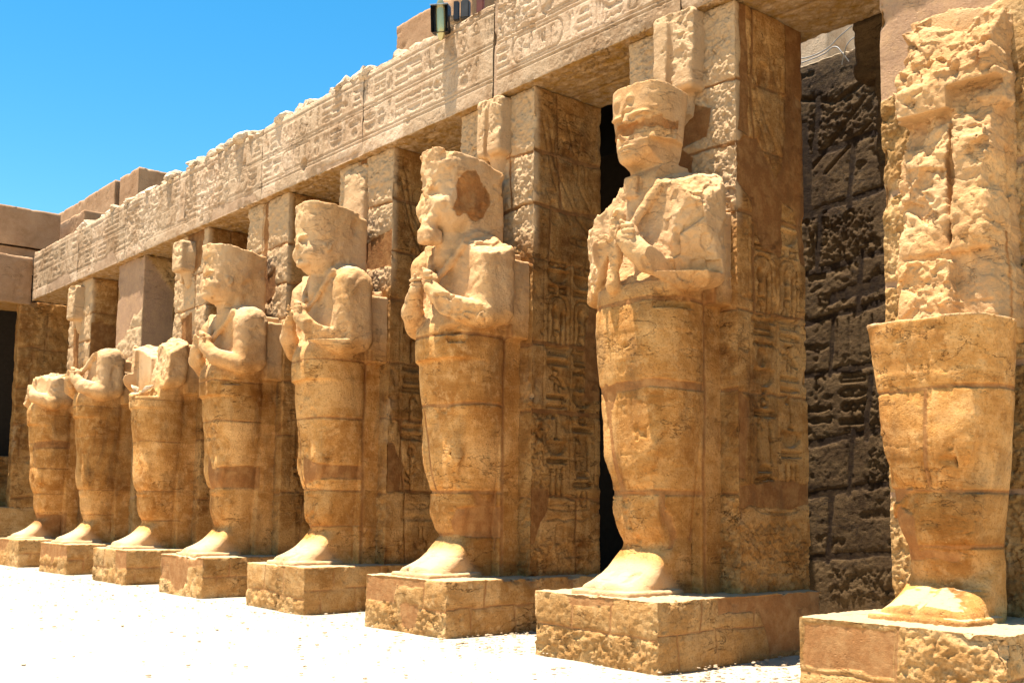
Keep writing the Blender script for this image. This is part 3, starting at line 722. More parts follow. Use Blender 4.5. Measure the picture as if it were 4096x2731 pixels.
# ---------------------------------------------------------------- architrave, one beam per bay
XJ = [-3.1, .86, 4.3, 7.9, 11.6, 15.33, 18.93, 22.6, 26.4]
ARCH_LABEL = ['farthest architrave beam with a broken underside, meeting the left wing at the corner',
 'architrave beam resting on the two leftmost pillars, with a rendered lower lip', 'heavily weathered architrave beam above the broken third statue',
 'eroded architrave beam above the fourth statue, its signs nearly lost', 'architrave beam with a round hole near its lower edge',
 'architrave beam with a long oval name ring and carved birds, left of the floodlight shadow', 'large carved architrave beam above the statue with the patched head',
 'nearest architrave beam, seen mostly from below above the gap before the right pillar']
for k in range(8):
    rnd = random.Random(300+k); xa, xb = XJ[k], XJ[k+1]
    mf = Masonry(k+91, .007, wob=.02); mf.p = []
    C = mf.C
    ye = (9.05, 8.56, 8.50, 8.02, 7.96)
    for z in ye: C.line([(xa-.1, z), (xb+.1, z)], .010, .018)
    hw = .011 if k > 3 else .014
    text_row(C, xa+.08, xb-.08, 8.60, .42, rnd, hw, .018); text_row(C, xa+.08, xb-.08, 8.06, .40, rnd, hw, .018)
    if k in (0, 1): mf.patch([(xa+1.2, 7.6), (xa+1.4, 8.0), (xb-.8, 8.1), (xb-.3, 7.6)])
    if k in (2, 3): mf.roughen([(xa, 7.9), (xa+2.2, 8.0), (xa+2.6, 9.2), (xa, 9.2)], .022)
    if k == 3: mf.patch([(xa+1.2, 7.6), (xa+1.5, 7.98), (xb-.4, 7.95), (xb, 7.6)])
    if k == 4: mf.patch([(xa+2.1, 7.6), (xa+2.2, 7.85), (xb, 7.8), (xb, 7.6)])
    if k == 4: mf.C.st.append((arc(13.3, 8.03, .11, .12, 0, 360, 14), .01, .14, True))
    if k == 6: mf.patch([(xa-.02, 7.6), (xa+.1, 7.6), (xa+.07, 8.3), (xa+.1, 9.3), (xa-.02, 9.3)])
    if k >= 6: mf.roughen([(xa, 8.5), (xa+.9, 8.5), (xa+.9, 9.2), (xa, 9.2)], .03)
    mu = Masonry(k+131, .018); mu.joint([(xa-.2, 2.38), (xb+.2, 2.36)], .025)
    for q in range(10): mu.C.glyph(FLAT[rnd.choice(list(FLAT))], rnd.uniform(xa, xb-.5), rnd.choice((1.6, 1.9, 2.4)), .4, .22, .014, .015)
    res = (.035, .032, .03, .026, .022, .018, .015, .016)[k]
    o = shell('architrave_beam', (xa+.008, 1.44, 7.70), (xb-.008, 2.95 if k < 7 else 3.24, 9.2), res, {'-y': mf, '-z': mu, '+z': Masonry(k+141, .03)}, M_ARCH,
              faces='-y-z+z', wear=.012, wseed=k*9+1, topamp=.05, tlev=[8.0])
    tag(o, ARCH_LABEL[k], 'stone beam', 'carved architrave beams on the pillars')

# ---------------------------------------------------------------- far left: the portico wing round the corner
def simple(name, lo, hi, mat, res, label, cat, group=None, faces='-y+x+z', seed=0, feats=None, wear=.02, rough=.01, topamp=0., parent=None):
    hf = {f: Masonry(seed+i, rough) for i, f in enumerate(('-y', '+x', '+z', '-z', '-x'))}
    if feats: feats(hf)
    o = shell(name, lo, hi, res, hf, mat, parent, faces=faces, wear=wear, wseed=seed, topamp=topamp)
    return o if parent else tag(o, label, cat, group)
def corner_feats(hf):
    g = hf['+x']
    for z in (1.7, 2.9, 3.9, 5.0, 6.2): g.joint([(.5, z), (1.6, z+.08), (3.2, z-.03)], .03)
    for z, u in ((2.9, 1.3), (3.9, 1.8), (5, 1.5), (6.2, 1.9)): g.joint([(u, z), (u+.05, z+1.1)], .02)
    g.roughen([(.5, 1), (3.2, 1), (3.2, 7.7), (.5, 7.7)], .03)
simple('corner_pillar', (-3.5, 1.12, -.1), (-3.12, 2.93, 7.69), M_PIER, .05, 'dark weathered corner pillar between the black doorway and the leftmost statue', 'pillar', faces='-y+x', seed=170, feats=corner_feats)
def wing_feats(hf):
    g = hf['+x']; g.C.glyph([DISC[1]], .95, 8.55, .2, .25, .015, .014); g.C.glyph(FLAT['mouth'], .95, 8.2, .3, .3, .015, .012); g.C.line([(-3, 8.5), (1.4, 8.5)], .01, .01)
simple('wing_beam', (-4.6, -6, 7.55), (-3.1, 1.42, 9.05), M_REND, .05, 'smooth rendered beam over the black doorway at the left edge', 'stone beam', faces='-y+x+z-z', seed=180, feats=wing_feats, wear=.03, topamp=.03)
simple('wing_screen_wall', (-5.4, -6, -.1), (-4.7, 1.6, 3.05), M_PIER, .06, 'low dark screen wall closing the bottom of the doorway at the left edge', 'wall', faces='-y+x+z', seed=190)
simple('wing_step_wall', (-4.2, -6, -.1), (-3.1, 3.6, 1.5), M_PED, .05, 'low sunlit-topped step wall behind the farthest pedestal', 'wall', faces='-y+x+z', seed=195)
wing = empty('wing_hall', (-7, 0, 0), 'black interior behind the doorway at the left edge', 'hall')
simple('back_wall', (-6.6, -8, -.1), (-6.2, 8, 9.1), M_UNLIT, .3, None, None, faces='+x', seed=199, parent=wing)
simple('sun_block_wall', (-6.2, -8.4, -.1), (-4.62, -8, 9.1), M_UNLIT, .3, None, None, faces='+y', seed=201, parent=wing)  # added out of view to keep the sun out of the doorway
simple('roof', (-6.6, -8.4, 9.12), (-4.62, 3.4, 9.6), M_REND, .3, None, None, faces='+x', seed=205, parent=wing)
simple('wing_upper_wall', (-6.4, -9, 9.64), (-4.5, 2.6, 10.87), M_REND, .07, 'brown rendered wall rising against the sky at the far left', 'wall', faces='+x+z', seed=210, wear=.01, rough=.006)

# rendered parapet walls standing on the roof
simple('parapet_wall', (-9, 2.97, 9.0), (-3.42, 4.2, 10.88), M_REND, .06, 'lower rendered parapet block behind the far end of the architrave, with a sunlit corner', 'parapet', 'rendered parapets on the roof', faces='-y+x+z', seed=220, wear=.012, rough=.006)
simple('parapet_wall', (-16, 6.0, 9.4), (-9.3, 7.2, 13.8), M_REND, .08, 'upper rendered parapet ending in a narrow dark slot against the sky', 'parapet', 'rendered parapets on the roof', faces='-y+x+z', seed=225, wear=.012, rough=.006)
simple('parapet_wall', (-8.95, 6.05, 9.4), (-7.1, 7.6, 13.8), M_REND, .08, 'short rendered parapet block right of the slot, highest at the left', 'parapet', 'rendered parapets on the roof', faces='-y+x+z', seed=228, wear=.012, rough=.006)
def pent():
    # tall rendered block behind the floodlight, with a lower step at its left
    simple('parapet_wall', (12.49, 4.0, 9.2), (15.1, 6.2, 11.78), M_REND, .05, 'tall rendered block behind the floodlight at the top of the photo', 'parapet', 'rendered parapets on the roof', faces='-y+x+z-x', seed=230, wear=.012, rough=.008)
    simple('parapet_wall', (11.2, 3.6, 9.2), (12.46, 5.2, 10.75), M_REND, .05, 'low rendered step left of the tall block behind the floodlight', 'parapet', 'rendered parapets on the roof', faces='-y+x+z-x', seed=233, wear=.02, rough=.01)
pent()

# hall behind the colonnade (dark)
hall = empty('temple_hall', (8, 5.5, 0), 'black unlit hall behind the colonnade, seen between the pillars', 'hall')
simple('roof', (-3.0, 2.97, 9.0), (20.3, 8.2, 9.35), M_UNLIT, .3, None, None, faces='-y', seed=240, parent=hall)
simple('back_wall', (-3.0, 7.4, -.1), (20.3, 8.0, 9.0), M_UNLIT, .2, None, None, faces='-y', seed=243, parent=hall)
simple('light_block_wall', (19.9, 3.6, -.1), (20.5, 7.38, 8.98), M_UNLIT, .2, None, None, faces='-x+x', seed=246, parent=hall)  # added wall, stops light leaking into the hall from the right

# carved court wall seen through the gap before the right pillar
def court_feats(hf):
    g = hf['-y']; rnd = random.Random(77)
    for z in (.9, 1.9, 2.7, 3.7, 4.6, 5.35, 6.3, 7.2): g.joint([(19, z-.1), (21.2, z+rnd.uniform(-.05, .05)), (22.4, z+.12), (24, z+.2)], .05)
    for z, u in ((.9, 21.5), (1.9, 21.9), (2.7, 22.2), (3.7, 21.6), (4.6, 22.1), (5.35, 21.4), (6.3, 22.0), (7.2, 21.4)): g.joint([(u, z), (u+.1, z+.95)], .045)
    [g.roughen([(a, b), (a+c, b+.05), (a+c-.1, b+d), (a+.05, b+d)], .035) for a, b, c, d in ((21.3, 7.3, 1.3, .9), (21.2, 5.4, 1.3, .8), (21.4, 4.6, 1.2, .4), (21.9, 2.8, .8, .6), (22.2, 1.9, .7, .7), (21.5, .3, 1.2, .5))]
    g.patch([(21.6, 4.75), (22.6, 4.95), (22.7, 5.2), (21.7, 5.0)]); g.patch([(20.8, 6.3), (21.35, 6.2), (21.3, 7.8), (20.9, 7.9)])
    C = g.C
    for a in (21.75, 21.95, 22.15, 22.35): C.line([(a, 3.9), (a, 4.55)], .012, .03)
    for z in (5.5, 3.0): text_col(C, 21.15, .5, z-.1, z+.75, rnd, .016, .04); text_col(C, 21.75, .5, z-.1, z+.75, rnd, .016, .04)
    C.line([(21.2, 8.2), (21.8, 8.0), (22.3, 8.15)], .03, .05); C.line([(21.3, 7.0), (22.3, 7.9)], .03, .05); C.line([(21.6, 6.9), (22.4, 7.5)], .02, .04)
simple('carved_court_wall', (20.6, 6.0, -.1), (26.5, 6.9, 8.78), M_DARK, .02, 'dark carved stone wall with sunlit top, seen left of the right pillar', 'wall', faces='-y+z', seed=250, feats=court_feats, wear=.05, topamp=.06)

# ================================================================ the statues
def base_body(F, P):
    """shroud, feet and torso of the mummy-shaped king; P = per-statue settings"""
    ty = P.get('toe', .10); hw = P.get('footw', .44)
    zt = P.get('ztop', 5.2)
    zs = [.66, .85, 1.1, 1.5, 1.9, 2.4, 2.9, 3.4, 3.8, 4.2]; 
    a = [.365, .355, .365, .415, .48, .54, .59, .625, .635, .62]; yf = [.84, .80, .755, .69, .635, .58, .50, .44, .43, .46]
    if zt < 3.6: zs = zs[:7]+[zt]; a = a[:7]+[.625]; yf = yf[:7]+[.44]
    F.loft(zs, a, yf, [1.42]*len(zs), 2.7, .03)
    # lower legs swell slightly below and above the knee
    F.ell((0, .74, 1.62), (.38, .10, .35), .08); F.ell((0, .60, 2.35), (.42, .08, .4), .1)
    # feet: one shared block that slopes down to the toes
    sl, X, Y, Z = F.box((-.7, ty-.1, .6), (.7, 1.3, 1.45))
    yy = Y.ravel(); fy = lambda k, t: _spl(k, t, yy)[None, :, None]
    t0 = ty; top = fy([t0-.1, t0, t0+.12, t0+.28, t0+.45, t0+.62, t0+.86], [.80, .835, .87, .935, 1.04, 1.20, 1.36])
    ww = fy([t0-.1, t0, t0+.15, t0+.4, t0+.86], [hw-.05, hw-.02, hw, hw-.03, .375])
    ax = np.abs(X-.02); rr = ax/hw
    groove = .04*np.exp(-((X-.02)/.05)**2)*np.clip(1-(Y-t0)/.55, 0, 1)
    d1 = Z-top+groove+.13*rr**2.6; d2 = ax-ww; d3 = t0+.09*rr**3-Y
    sm = lambda a_, b_, k: np.maximum(a_, b_)+np.maximum(k-np.abs(a_-b_), 0)**2/(4*k)
    d = sm(sm(d1, d2, .12), d3, .07); d = np.maximum(np.maximum(d, .6-Z), Y-1.2)
    F.add(sl, d.astype(np.float32)*.85, .06)
    F.rbox((-hw+.01, ty-.02, .62), (hw+.03, 1.0, .755), .03, .01)
UPZ = [0.]
def U(z): return z+UPZ[0]*min(max((z-4.2)/1.0, 0), 1.1)            # taller chest for the statues with high shoulders
def torso(F, P):
    zs = [3.68, 4.15, 4.35, 4.7, 5.05, 5.3, 5.44]; a = [.61, .61, .60, .62, .68, .62, .40]; yf = [.45, .46, .56, .66, .68, .74, .86]
    F.loft([U(z) for z in zs], a, yf, [1.35]*7, 2.5, .06)
def arm(F, s, P, fore=True):
    """s = +1 the statue's left arm (right in the picture), -1 the other"""
    F.rbox((min(s*.47, s*.92), .68, 4.14), (max(s*.47, s*.92), 1.32, U(5.22)), .18, .045)
    F.ell((s*.72, .84, 4.26), (.20, .25, .19), .05); F.ell((s*.60, 1.02, U(5.18)), (.30, .26, .18), .08)
    if not fore: return
    F.cap((s*.74, .80, 4.26), (s*.42, .46, U(4.38)), .19, .155, .03)
    F.cap((s*.42, .46, U(4.38)), (s*.17, .34, U(4.60)), .155, .12, .03)
def hand(F, s, z=4.66, x=.15):
    z = U(z); F.ell((s*x, .37, z), (.105, .10, .125), .03)
    for k in range(4):                                      # four fingers curled round the sceptre
        zz = z+.105-.062*k; L = (.10, .115, .11, .09)[k]
        F.cap((s*(x-.08), .33, zz), (s*(x-.02), .265, zz-.005), .034, .032, .008)
        F.cap((s*(x-.02), .265, zz-.005), (s*(x-.02+L), .285, zz-.01), .032, .028, .008)
    F.cap((s*(x+.03), .33, z+.10), (s*(x-.045), .262, z+.155), .036, .028, .01)      # thumb over the top
def crook(F, s, z=4.7, x=.13):
    F.cap((s*.08, .52, U(4.74)), (s*.27, .665, U(5.02)), .05, .06, .03); F.cap((s*.27, .665, U(5.02)), (s*.46, .76, U(5.26)), .06, .07, .03)
    F.cap((s*x, .35, U(z)-.1), (s*(x+.02), .38, U(z)-.30), .04, .035, .012)
def head(F, P):
    dz = P.get('dz', 0); cx = P.get('hx', 0.)
    sq = P.get('sq', 1.); qz = lambda z: 6.62-(6.62-z)*sq
    c = lambda x, y, z: (x+cx, y, qz(z)+dz)
    F.cap(c(0, .98, 5.15), c(0, .93, 5.6), P.get('neck', .20), .20, .05)
    # crown and back of the head, carried into the slab behind
    zs = [qz(z)+dz for z in (5.46, 5.62, 5.85, 6.05, 6.2, 6.4, 6.62)]
    F.loft(zs, [.24, .345, .39, .405, .41, .42, .43], [.72, .60, .555, .54, .51, .50, .50], P.get('yb', [1.3, 1.35, 1.4, 1.45, 1.5, 1.55, 1.6]), 2.7, .03, cx)
    if not P.get('free'): F.rbox((cx-.36, 1.02, 5.1), (cx+.36, 1.63, 6.5+dz), .05, .05)
    # face
    F.ell(c(0, .78, 5.93), (.335, .32, .38), .05)
    F.ell(c(0, .79, 5.74), (.34, .30, .22), .06)
    F.ell(c(0, .57, 5.62), (.17, .10, .085), .06)                      # chin
    wn = P.get('worn', 0.); ez = P.get('ez', 0.); lz = -.4*ez
    for s in (-1, 1):
        F.ell(c(s*.19, .62, 5.80), (.13, .12, .13), .06)               # cheeks
        F.ell(c(s*.135, .52, 6.05+ez), (.12, .04, .026), .04)              # brow
        F.ell(c(s*.14, .50+.01*wn, 5.985+ez), (.095, .045, .05), .03, True)    # eye socket
        if wn < .8:
            F.ell(c(s*.14, .545, 5.985+ez), (.075, .04, .032), .012)         # eye
            F.cap(c(s*.07, .51, 5.955+ez), c(s*.22, .56, 5.965+ez), .009, .007, .008)
        F.ell(c(s*.385, .84, 5.90), (.05, .075, .13), .02); F.ell(c(s*.42, .83, 5.91), (.025, .035, .07), .012, True)
    F.cap(c(0, .475+.03*wn, 6.03+ez), c(0, .42+.05*wn, 5.875), .034, .052, .03)      # nose
    if wn < .8: F.ell(c(.045, .455, 5.86), (.035, .04, .03), .015); F.ell(c(-.045, .455, 5.86), (.035, .04, .03), .015)
    F.ell(c(0, .50+.01*wn, 5.785+lz), (.125, .06, .028), .012); F.ell(c(0, .50+.01*wn, 5.73+lz), (.11, .06, .030), .012)   # lips
    F.cap(c(-.12, .45, 5.757+lz), c(.12, .45, 5.757+lz), .010, .010, .008, True)
    if wn < .3:
        F.cap(c(-.33, .62, 6.14+.9*ez), c(0, .49, 6.16+.9*ez), .022, .022, .03); F.cap(c(0, .49, 6.16+.9*ez), c(.33, .62, 6.14+.9*ez), .022, .022, .03)
def beard(F, dz=0, z1=5.30):
    F.cap((0, .58, 5.60+dz), (0, .57, z1+.12), .12, .13, .03); F.rbox((-.13, .44, z1), (.13, .72, z1+.22), .05, .03)
def slab(F, top=5.3, hw=.52, y0=1.22):
    F.rbox((-hw, y0, .62), (hw, 1.66, top), .02, .02)

ST_LABEL = ['farthest headless statue with eroded rough chest at the left end of the row',
 'headless statue with a smooth intact left arm, second from the left',
 'statue broken at the chest with loose fragments on its waist, third from the left',
 'statue with block-like crowned head on a thin neck, fourth from the left',
 'statue with worn face, pointed chin and both fists intact, fifth from the left',
 'statue with a brown rendered patch on the side of its head',
 'large most complete statue with full lips and a band of render across its eyes',
 'nearest statue, only the shroud and feet left below a rough broken slab']
def shroud_feats(n, rnd):
    """(front face features) joints and patches of the shroud in (x, z)"""
    g = Masonry(200+n, .0, mortar=0., wob=.022)
    zj = {0: [1.35, 1.85, 2.55, 3.2, 3.9], 1: [1.35, 1.95, 3.2, 3.95], 2: [1.3, 1.9, 2.95, 3.85], 3: [1.95, 3.2, 3.95], 4: [1.3, 1.9, 3.05, 4.0], 5: [1.25, 1.85, 3.05, 4.0], 6: [1.83, 3.03, 3.98], 7: [1.33, 1.83, 2.72]}[n]
    for z in zj: g.joint([(-1, z+rnd.uniform(-.03, .03)), (-.2, z), (.3, z+rnd.uniform(-.02, .04)), (1.0, z+rnd.uniform(-.05, .05))], (.007, .008, .008, .012, .014, .022, .026, .016)[n])
    if n == 6:
        g.joint([(-.30, 3.05), (-.26, 2.6), (-.12, 1.8)], .035); g.patch([(-.7, 2.96), (.7, 3.0), (.7, 3.1), (-.7, 3.06)])
        g.patch([(-.42, 3.0), (-.12, 3.0), (-.2, 2.8), (-.3, 2.8)]); g.joint([(.36, 1.2), (.38, 1.85)], .02)
    if n == 5:
        g.joint([(-.34, 3.0), (-.2, 2.4), (-.12, 1.85)], .018); g.patch([(.18, 1.25), (.62, 1.22), (.6, 1.68), (.28, 1.62), (.16, 1.45)]); g.joint([(.42, 1.1), (.44, 1.85)], .014)
    if n == 4: g.joint([(-.3, 3.0), (-.18, 1.9)], .012); g.patch([(-.12, 2.0), (.7, 2.1), (.7, 2.3), (.2, 2.35), (-.1, 2.45)])
    if n == 3: g.patch([(-.1, 1.95), (.7, 1.95), (.7, 2.4), (.1, 2.3), (-.1, 2.6)])
    if n == 0: g.patch([(-.2, .7), (.7, .7), (.7, 1.35), (-.2, 1.35)]); g.patch([(0, 3.0), (.7, 3.1), (.7, 3.3), (.2, 3.2)])
    if n == 7: g.joint([(.02, 1.85), (.06, 2.72)], .018); g.patch([(-.6, 1.33), (-.3, 1.7), (-.15, 1.6), (-.15, 1.3), (.25, 1.3), (.2, 1.22), (-.6, 1.2)]); g.patch([(-.7, 1.72), (-.3, 1.72), (-.12, 1.83), (-.7, 1.86)])
    # central inscription column
    C = g.C; x0 = -.11; zt = 3.3 if n == 7 else 3.9
    for a in (x0, x0+.22): C.line([(a, 1.0), (a, zt)], .006, .008)
    text_col(C, x0+.02, .18, 1.0, zt, rnd, .006, .007)
    return g
PATCH = {5: [('x', [(.50, 5.80), (.62, 5.72), (.85, 5.62), (1.0, 5.72), (1.12, 5.95), (1.1, 6.1), (.95, 6.25), (.8, 6.36), (.62, 6.3), (.52, 6.1)])],
         6: [('xy', [(-.6, 6.0), (-.05, 5.97), (.1, 6.1), (.35, 6.03), (.6, 5.98), (.6, 6.10), (.3, 6.17), (.1, 6.17), (-.05, 6.13), (-.6, 6.10)])]}
def build_statue(n):
    UPZ[0] = {4: .20, 5: .08, 6: .22}.get(n, 0)
    rnd = random.Random(500+n); vox = (.030, .028, .026, .024, .021, .0165, .0135, .0135)[n]
    x0 = n*S+.94
    F = Field((-1.15, -.05, .6), (1.15, 1.68, {0: 5.3, 1: 5.5, 2: 5.3, 7: 6.6}.get(n, 6.8)), vox)
    P = {0: dict(), 1: dict(), 2: dict(), 3: dict(neck=.17, dz=-.02, worn=.9), 4: dict(dz=.0, neck=.26, worn=.5), 5: dict(dz=.03, neck=.27, worn=1.), 6: dict(dz=-.02, neck=.25, sq=.86, ez=.13, free=True, yb=[1.15, 1.17, 1.19, 1.21, 1.23, 1.26, 1.29]), 7: dict(toe=.33, ztop=3.36, footw=.46)}[n]
    P.setdefault('toe', .10); base_body(F, P)
    if n < 7:
        slab(F, 5.25 if n > 2 else 4.9); F.rbox((-.70, 1.25, 4.0), (.70, 1.66, 5.12 if n > 2 else 4.8), .03, .03)
        F.oy = -.10 if n in (3, 4, 5) else (-.08 if n < 3 else 0)
        if F.oy: F.rbox((-.58, 1.2, 4.0), (.58, 1.66, 5.1), .08, .05)
        torso(F, P)
        for s in (-1, 1): arm(F, s, P, not (n == 2 and s > 0))
    sd = n*11+400; tz = 0
    def BR(p, nr, amp=.05, fr=4, k=0, **kw):
        F.oz = tz if p[2] < 5.7 else 0
        F.cutplane(p, nr, amp, fr, sd+k, **kw); F.oz = 0
    tz = F.oz
    if n in (1, 3, 4, 5): [hand(F, s, 4.66+(.05 if s > 0 else 0), .15) for s in (-1, 1)]
    if n in (3, 4, 5): [crook(F, s) for s in (-1, 1)]
    if n in (1,): [crook(F, s) for s in (-1, 1)]
    if n == 6: crook(F, 1); F.cap((-.10, .44, 4.20), (.02, .38, 4.98), .11, .09, .04); hand(F, 1, 4.62, .24)
    if n in (3, 4, 5): F.oy = -.24
    F.oz = 0
    if n == 6: F.oy = .07
    if n > 2 and n < 7: head(F, P)
    F.oz = 0
    if n in (3, 4, 5): F.rbox((-.34, 1.2, 5.0), (.34, 1.63, 6.45), .03, .03)
    # ---- damage, statue by statue
    if n == 0:
        BR((0, .9, 4.98), (.1, -.25, 1), .10, 3, lo=(-2, 0, 4.5), hi=(2, 1.7, 6)); BR((-.1, .46, 4.6), (-.25, -1, .2), .09, 5, 1, lo=(-1.1, 0, 4.2), hi=(.35, .9, 5.4))
    if n == 1: BR((0, .9, 5.12), (-.25, -.15, 1), .06, 3, lo=(-2, 0, 4.6), hi=(2, 1.7, 6)); F.ell((-.3, .4, 5.1), (.35, .3, .35), .03, True)
    if n == 2:
        BR((0, .55, 4.02), (.0, -.35, 1), .05, 4, lo=(-.60, -.1, 3.9), hi=(1.1, .74, 6))
        BR((0, .95, 4.85), (.35, -.2, 1), .05, 3, 2, lo=(-2, -.1, 4.5), hi=(.2, 1.7, 6))
        BR((.5, .80, 4.3), (0, -1, .1), .05, 4, 3, lo=(.1, -.1, 3.95), hi=(1.1, .85, 6)); BR((.7, .95, 4.95), (.3, -.5, 1), .08, 3, 4, lo=(.15, .4, 4.4), hi=(1.2, 1.7, 6))
    if n == 3:
        BR((.8, .86, 4.06), (.5, -.5, -1), .03, 5, lo=(.5, 0, 3.9), hi=(1.1, 1.1, 4.3)); BR((0, .49, 5.9), (0, -1, .1), .03, 7, 5, lo=(-.5, .2, 5.5), hi=(.5, .6, 6.3))
        BR((0, .9, 6.56), (.05, .1, 1), .02, 3, 6, lo=(-1, 0, 6.3), hi=(1, 1.7, 7)); BR((-.2, .6, 5.12), (-.1, -.6, 1), .03, 3, 7, lo=(-.25, .4, 4.9), hi=(.25, .8, 5.45))
    if n == 4:
        BR((.72, .78, 4.6), (.6, -.8, -.15), .05, 4, lo=(.40, .1, 4.32), hi=(1.15, 1.1, 4.95)); BR((0, .9, 6.60), (-.02, .05, 1), .015, 3, 6, lo=(-1, 0, 6.3), hi=(1, 1.7, 7)); pass
        BR((0, .43, 5.9), (0, -1, .1), .02, 8, 5, lo=(-.5, .2, 5.7), hi=(.5, .6, 6.1))
    if n == 5:
        beard(F, .02)
        BR((.70, .72, 4.5), (.55, -.8, -.2), .08, 4, lo=(.36, .0, 3.9), hi=(1.15, 1.15, 5.0)); BR((.3, .40, 4.32), (.2, -.75, -.75), .06, 5, 2, lo=(.12, 0, 4.0), hi=(.95, .8, 4.45)); BR((.75, .9, 5.16), (.5, -.3, .9), .05, 4, 7, lo=(.45, .3, 4.95), hi=(1.2, 1.5, 5.5))
        BR((0, .9, 6.60), (.05, .16, 1), .015, 3, 6, lo=(-1, 0, 6.3), hi=(1, 1.7, 7)); BR((0, .495, 6.1), (0, -1, .04), .025, 7, 5, lo=(-.6, .1, 5.66), hi=(.6, .7, 6.7))
        F.ell((.44, .86, 6.0), (.10, .25, .27), .03, True)
    if n == 6:
        F.rbox((-.12, .54, 5.26), (.08, .78, 5.52), .03, .02)                     # stump of the beard
        F.ell((-.17, .58, 6.44), (.10, .09, .08), .03); F.ell((.03, .57, 6.44), (.08, .10, .065), .02); F.ell((-.08, .57, 6.34), (.05, .07, .09), .03)
        BR((.76, .76, 4.75), (.6, -.8, -.30), .07, 3.0, lo=(.50, .0, 4.30), hi=(1.15, 1.15, 5.15)); BR((.70, .62, 4.25), (.6, -.6, -.6), .05, 4, 3, lo=(.45, 0, 3.9), hi=(1.1, 1.1, 4.5)); BR((.84, .9, 5.3), (.7, -.4, .6), .05, 4, 8, lo=(.5, .4, 5.1), hi=(1.2, 1.5, 5.7))
        BR((-.74, .66, 4.62), (-.6, -.85, .05), .07, 3.2, 1, lo=(-1.15, .0, 3.9), hi=(-.30, 1.1, 5.15)); BR((-.8, .9, 5.24), (-.5, -.5, .8), .06, 4, 9, lo=(-1.2, -.1, 4.8), hi=(-.2, 1.7, 6.0)); BR((-.05, .26, 4.7), (.0, -1, .0), .05, 5, 2, lo=(-.25, 0, 4.4), hi=(.12, .5, 5.1))
        F.ell((-.42, .46, 4.72), (.16, .14, .10), .02, True); BR((.2, .9, 5.56), (.3, -.3, 1), .04, 4, 4, lo=(.3, .3, 5.2), hi=(1.1, 1.7, 5.9))
        BR((0, .9, 6.60), (.12, .10, 1), .02, 3, 6, lo=(-1, 0, 6.3), hi=(1, 1.7, 7)); BR((0, .55, 6.06), (0, -1, .05), .008, 5, 12, lo=(-.45, .3, 6.01), hi=(.6, .9, 6.12)); BR((.0, .50, 5.98), (.15, -1, .0), .012, 6, 13, lo=(-.02, .3, 5.93), hi=(.3, .8, 6.04))
    if n == 7:
        # the broken slab above the waist
        def lump(lo, hi, nr, amp, k, cut=None): F.rbox(lo, hi, .04, .03)
        F.rbox((-.50, 1.10, 3.2), (.46, 1.66, 6.55), .03, .02)
        F.rbox((-.42, .98, 4.02), (.08, 1.4, 5.35), .05, .02); F.rbox((.10, .92, 4.0), (.46, 1.4, 5.55), .05, .02)
        F.rbox((-.34, .82, 3.3), (.14, 1.4, 3.95), .05, .02); F.rbox((-.45, 1.0, 3.2), (.48, 1.4, 4.02), .04, .02)
        F.rbox((-.20, .95, 5.75), (.26, 1.4, 6.5), .06, .03); F.rbox((-.44, .98, 5.35), (.58, 1.4, 5.72), .07, .03)
        F.rbox((-.2, 1.0, 5.4), (.5, 1.4, 5.95), .08, .03)
        BR((0, .93, 4.6), (-.25, -1, .25), .14, 2.2, 1, lo=(-.6, .7, 4.0), hi=(.10, 1.3, 5.4)); BR((.4, .90, 4.8), (.2, -1, .35), .14, 2.4, 2, lo=(.09, .7, 4.0), hi=(.8, 1.3, 5.6))
        BR((0, .97, 5.7), (-.1, -.8, .5), .15, 2.4, 3, lo=(-.7, .7, 5.2), hi=(.8, 1.4, 6.6)); BR((0, .86, 3.7), (0, -1, .1), .05, 5, 4, lo=(-.6, .7, 3.42), hi=(.8, 1.3, 4.1))
        BR((.2, 1.1, 6.42), (.5, -.2, 1), .12, 2.5, 5, lo=(-.8, .7, 5.8), hi=(.9, 1.66, 6.7)); F.cap((.09, .92, 3.95), (.1, .95, 5.35), .03, .03, .01, True)
    # ---- weathering over the whole surface + carving and joints on the shroud
    g = shroud_feats(n, rnd)
    i, Q = F.band(.075 if n != 7 else .14)
    smooth = np.ones(len(Q), np.float32)
    rough_z = sstep(4.0, 4.4, Q[:, 2])
    nz = .007*fbm(Q, 7, 5, sd, gain=.62)+.012*fbm(Q, 1.3, 3, sd+3)+.003*fbm(Q, 3, 4, sd+5, stretch=(.5, .5, 2.5))
    chips = fbm(Q, 3.1, 4, sd+9); nz = nz*(1+rough_z*(1.5 if n != 6 else 1.5*sstep(5.6, 5.3, Q[:, 2])))+rough_z*(.006 if n != 6 else .006*sstep(5.5, 5.35, Q[:, 2]))*facets(Q[:, 0].astype(float)+Q[:, 1], Q[:, 2].astype(float), 9, 3)+(.006+.018*rough_z)*sstep(.33, .52, chips)
    cr = np.abs(fbm(Q, 1.6, 4, sd+19, stretch=(.5, .5, 2.2))); nz += .009*sstep(.012, .0, cr)*sstep(-.1, .2, fbm(Q, 1.1, 2, sd+21))   # cracks along the bedding
    if n == 7:
        up = sstep(3.32, 3.42, Q[:, 2]); w7 = fbm(Q, 2.0, 4, sd+71, stretch=(1, 1, 1.6))
        fc = facets(Q[:, 0].astype(float)+.04*w7, Q[:, 2].astype(float)+.04*w7, 2.6, 9)+.35*facets(Q[:, 0].astype(float), Q[:, 2].astype(float)+.3*Q[:, 1], 13, 4)
        nz = nz+up*(.02*fc+.05*np.round(w7*5)/5)
    fr = (Q[:, 1] < 1.25) & (Q[:, 2] < 4.12)
    if n == 7: fr &= Q[:, 2] < 3.33
    k = np.where(fr)[0]
    cf = sstep(1.0, .85, Q[k, 1]) if False else 1
